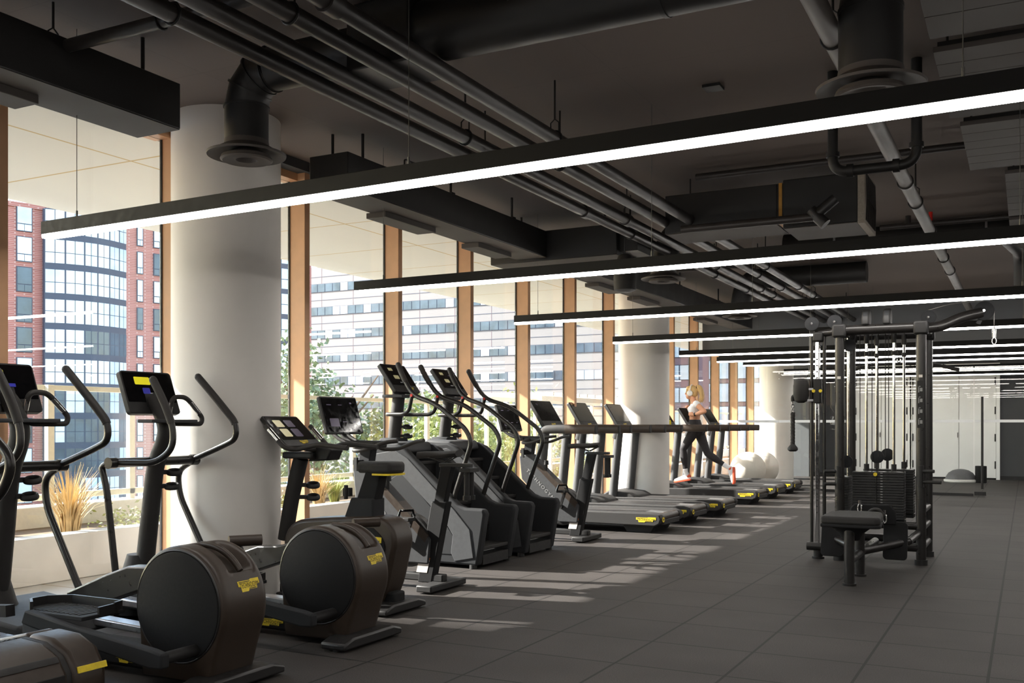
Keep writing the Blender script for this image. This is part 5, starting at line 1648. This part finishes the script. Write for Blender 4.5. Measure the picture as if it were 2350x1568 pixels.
    h.ball(hd + Vector((.056, 0, -.01)), (.062, .078, .072), 16)
    for sg in (-1, 1):
        h.tube([hd + Vector((-.06, sg * .06, .06)), hd + Vector((-.062, sg * .07, .0)), hd + Vector((-.05, sg * .07, -.05))], [.014, .01, .004], 8)
    pt = cr([hd + Vector((.09, 0, .085)), hd + Vector((.135, 0, .095)), hd + Vector((.175, -.01, .03)), hd + Vector((.19, -.015, -.07)), hd + Vector((.175, -.02, -.16))], 5)
    n = len(pt)
    h.tube(pt, [.026 + .022 * math.sin(PI * min(1, i / (n - 1) * .95)) - .016 * (i / (n - 1)) ** 3 for i in range(n)], 12)
    hair = fuse(h, 'hair', 'hair_blond', t, .008, 2)
    st = MB()
    rn = random.Random(4)
    for i in range(40):
        o = Vector((rn.gauss(0, .014), rn.gauss(0, .018), rn.gauss(0, .01)))
        st.tube([p + o * (.6 + 1.3 * k / n) for k, p in enumerate(pt)], [.004] * (n - 2) + [.003, .001], 5)
    st.build('ponytail_strands', 'hair_blond', hair)
    ring = [hd + Vector((.102, .028 * math.cos(a), .088 + .028 * math.sin(a))) for a in [2 * PI * i / 16 for i in range(16)]]
    MB().tube(ring, .009, 8, closed=True).build('hair_tie', 'cloth_black', hair)
    # headphones
    hp = [hd + Vector((.01, .098 * math.cos(a), .005 + .13 * math.sin(a))) for a in [PI * i / 20 for i in range(21)]]
    k = MB().tube(hp, .008, 8).build('headphones', 'white_plastic', t)
    for sg in (-1, 1):
        MB().lathe([(.0, sg * .12), (.036, sg * .118), (.048, sg * .107), (.05, sg * .09), (.042, sg * .078)], hd + Vector((.005, 0, -.012)), 'y', 24).build('ear_cup', 'white_plastic', k)
    # clothes
    c = MB()
    torso(c, .010, 4, 8)
    limb(c, LS, LS.lerp(LE, .12), .06, .056)
    limb(c, RS, RS.lerp(RE, .12), .06, .056)
    c.ball(P(1322, 390, -.06), (.066, .062, .06), 14).ball(P(1322, 390, .06), (.066, .062, .06), 14)
    fuse(c, 'crop_top', 'cloth_white', t, .009, 3)
    l = MB()
    torso(l, .010, 0, 4)
    l.ball(P(1378, 552, -.06), (.085, .085, .1), 14).ball(P(1378, 552, .06), (.085, .085, .1), 14)
    vs = []
    for (H_, K_, A_) in ((LHp, LK, LA), (RHp, RK, RA)):
        limb(l, H_, K_, .094, .059, .004)
        limb(l, K_, K_.lerp(A_, .9), .057, .038, .014)
    fuse(l, 'leggings', 'cloth_black', t, .009, 3)
    for nm, (A_, He, T_), K_ in (('l', (LA, LHe, LT), LK), ('r', (RA, RHe, RT), RK)):
        s = MB()
        limb(s, K_.lerp(A_, .86), A_, .041, .039)
        limb(s, A_, He.lerp(A_, .45), .039, .042)
        fuse(s, 'sock', 'cloth_white', t, .008, 2)
        d = (T_ - He)
        L = d.length
        d.normalize()
        up = (A_ - He)
        up = (up - d * up.dot(d)).normalized()
        lat = d.cross(up)
        sh = MB()
        prof = [(-.03, .034, .07), (.02, .042, .085), (.08, .043, .075), (.15, .046, .055), (.21, .046, .042), (.25, .034, .03)]
        n = 16
        vs = []
        for (x, wv, hh) in prof:
            for q in range(n):
                a = 2 * PI * q / n
                z = math.sin(a)
                z = z * hh if z > 0 else z * .018
                vs.append(He + d * x + lat * (wv * math.cos(a)) + up * (z - .01))
        m = len(prof)
        fs = [(i * n + q, i * n + (q + 1) % n, (i + 1) * n + (q + 1) % n, (i + 1) * n + q) for i in range(m - 1) for q in range(n)]
        fs += [tuple(range(n - 1, -1, -1)), tuple(range((m - 1) * n, m * n))]
        sh.add(vs, fs)
        so = sh.build('shoe', 'cloth_white', t, ang=60)
        so['label'] = 'white and orange running shoe'
        sl = MB()
        vs = []
        for (x, wv, hh) in prof:
            for (w_, z_) in ((-1, -.012), (1, -.012), (1.0, -.045), (-1.0, -.045)):
                vs.append(He + d * (x * 1.04) + lat * (w_ * (wv + .003)) + up * (z_ + (.012 if x > .24 else 0)))
        fs = [(i * 4 + q, i * 4 + (q + 1) % 4, (i + 1) * 4 + (q + 1) % 4, (i + 1) * 4 + q) for i in range(m - 1) for q in range(4)] + [(3, 2, 1, 0), (m * 4 - 4, m * 4 - 3, m * 4 - 2, m * 4 - 1)]
        sl.add(vs, fs)
        sl.build('sole', 'shoe_red', so, bevel=.006)
        hc = MB().ball(He + d * -.005 + up * .03, (.04, .044, .04), 14)
        hc.build('heel_counter', 'shoe_red', so)
    MB().cyl(LW + (LE - LW).normalized() * .01, LW + (LE - LW).normalized() * .035, .031, 16).build('watch', 'matte_black', t)
    return t
person()

# ------------------------------------------------------------------ light and camera
w = bpy.data.worlds.new('World')
sc.world = w
w.use_nodes = True
nt = w.node_tree
bg = nt.nodes['Background']
sky = nt.nodes.new('ShaderNodeTexSky')
sky.sky_type = 'NISHITA'
sky.sun_disc = False
sky.sun_elevation = math.radians(32)
sky.sun_rotation = math.radians(-104)
sky.air_density = 1.3
sky.dust_density = 1.0
sky.ozone_density = 1.0
nt.links.new(sky.outputs[0], bg.inputs['Color'])
bg.inputs['Strength'].default_value = SKY
sun = bpy.data.lights.new('sun', 'SUN')
sun.energy = SUN
sun.angle = math.radians(0.6)
sun.color = (1.0, 0.96, 0.9)
so = bpy.data.objects.new('sun', sun)
COL.objects.link(so)
so.rotation_euler = Vector((1, .25, -.6)).to_track_quat('-Z', 'Y').to_euler()

cam = bpy.data.cameras.new('camera')
cam.sensor_fit = 'HORIZONTAL'
cam.sensor_width = 36.0
cam.lens = 36.0 * 2265 / 2350
cam.shift_x = 0.0
cam.shift_y = (975 - 784) / 2350
cam.clip_end = 2000
co = bpy.data.objects.new('camera', cam)
COL.objects.link(co)
co.location = (0, 0, 1.31)
co.rotation_euler = (PI / 2, 0, math.atan(1183 / 2265))
sc.camera = co
sc.view_settings.view_transform = 'Standard'
sc.view_settings.look = 'None'
sc.view_settings.gamma = 1.0
sc.view_settings.use_curve_mapping = False
sc.view_settings.exposure = EXPO
sc.cycles.max_bounces = 8
sc.cycles.transparent_max_bounces = 12
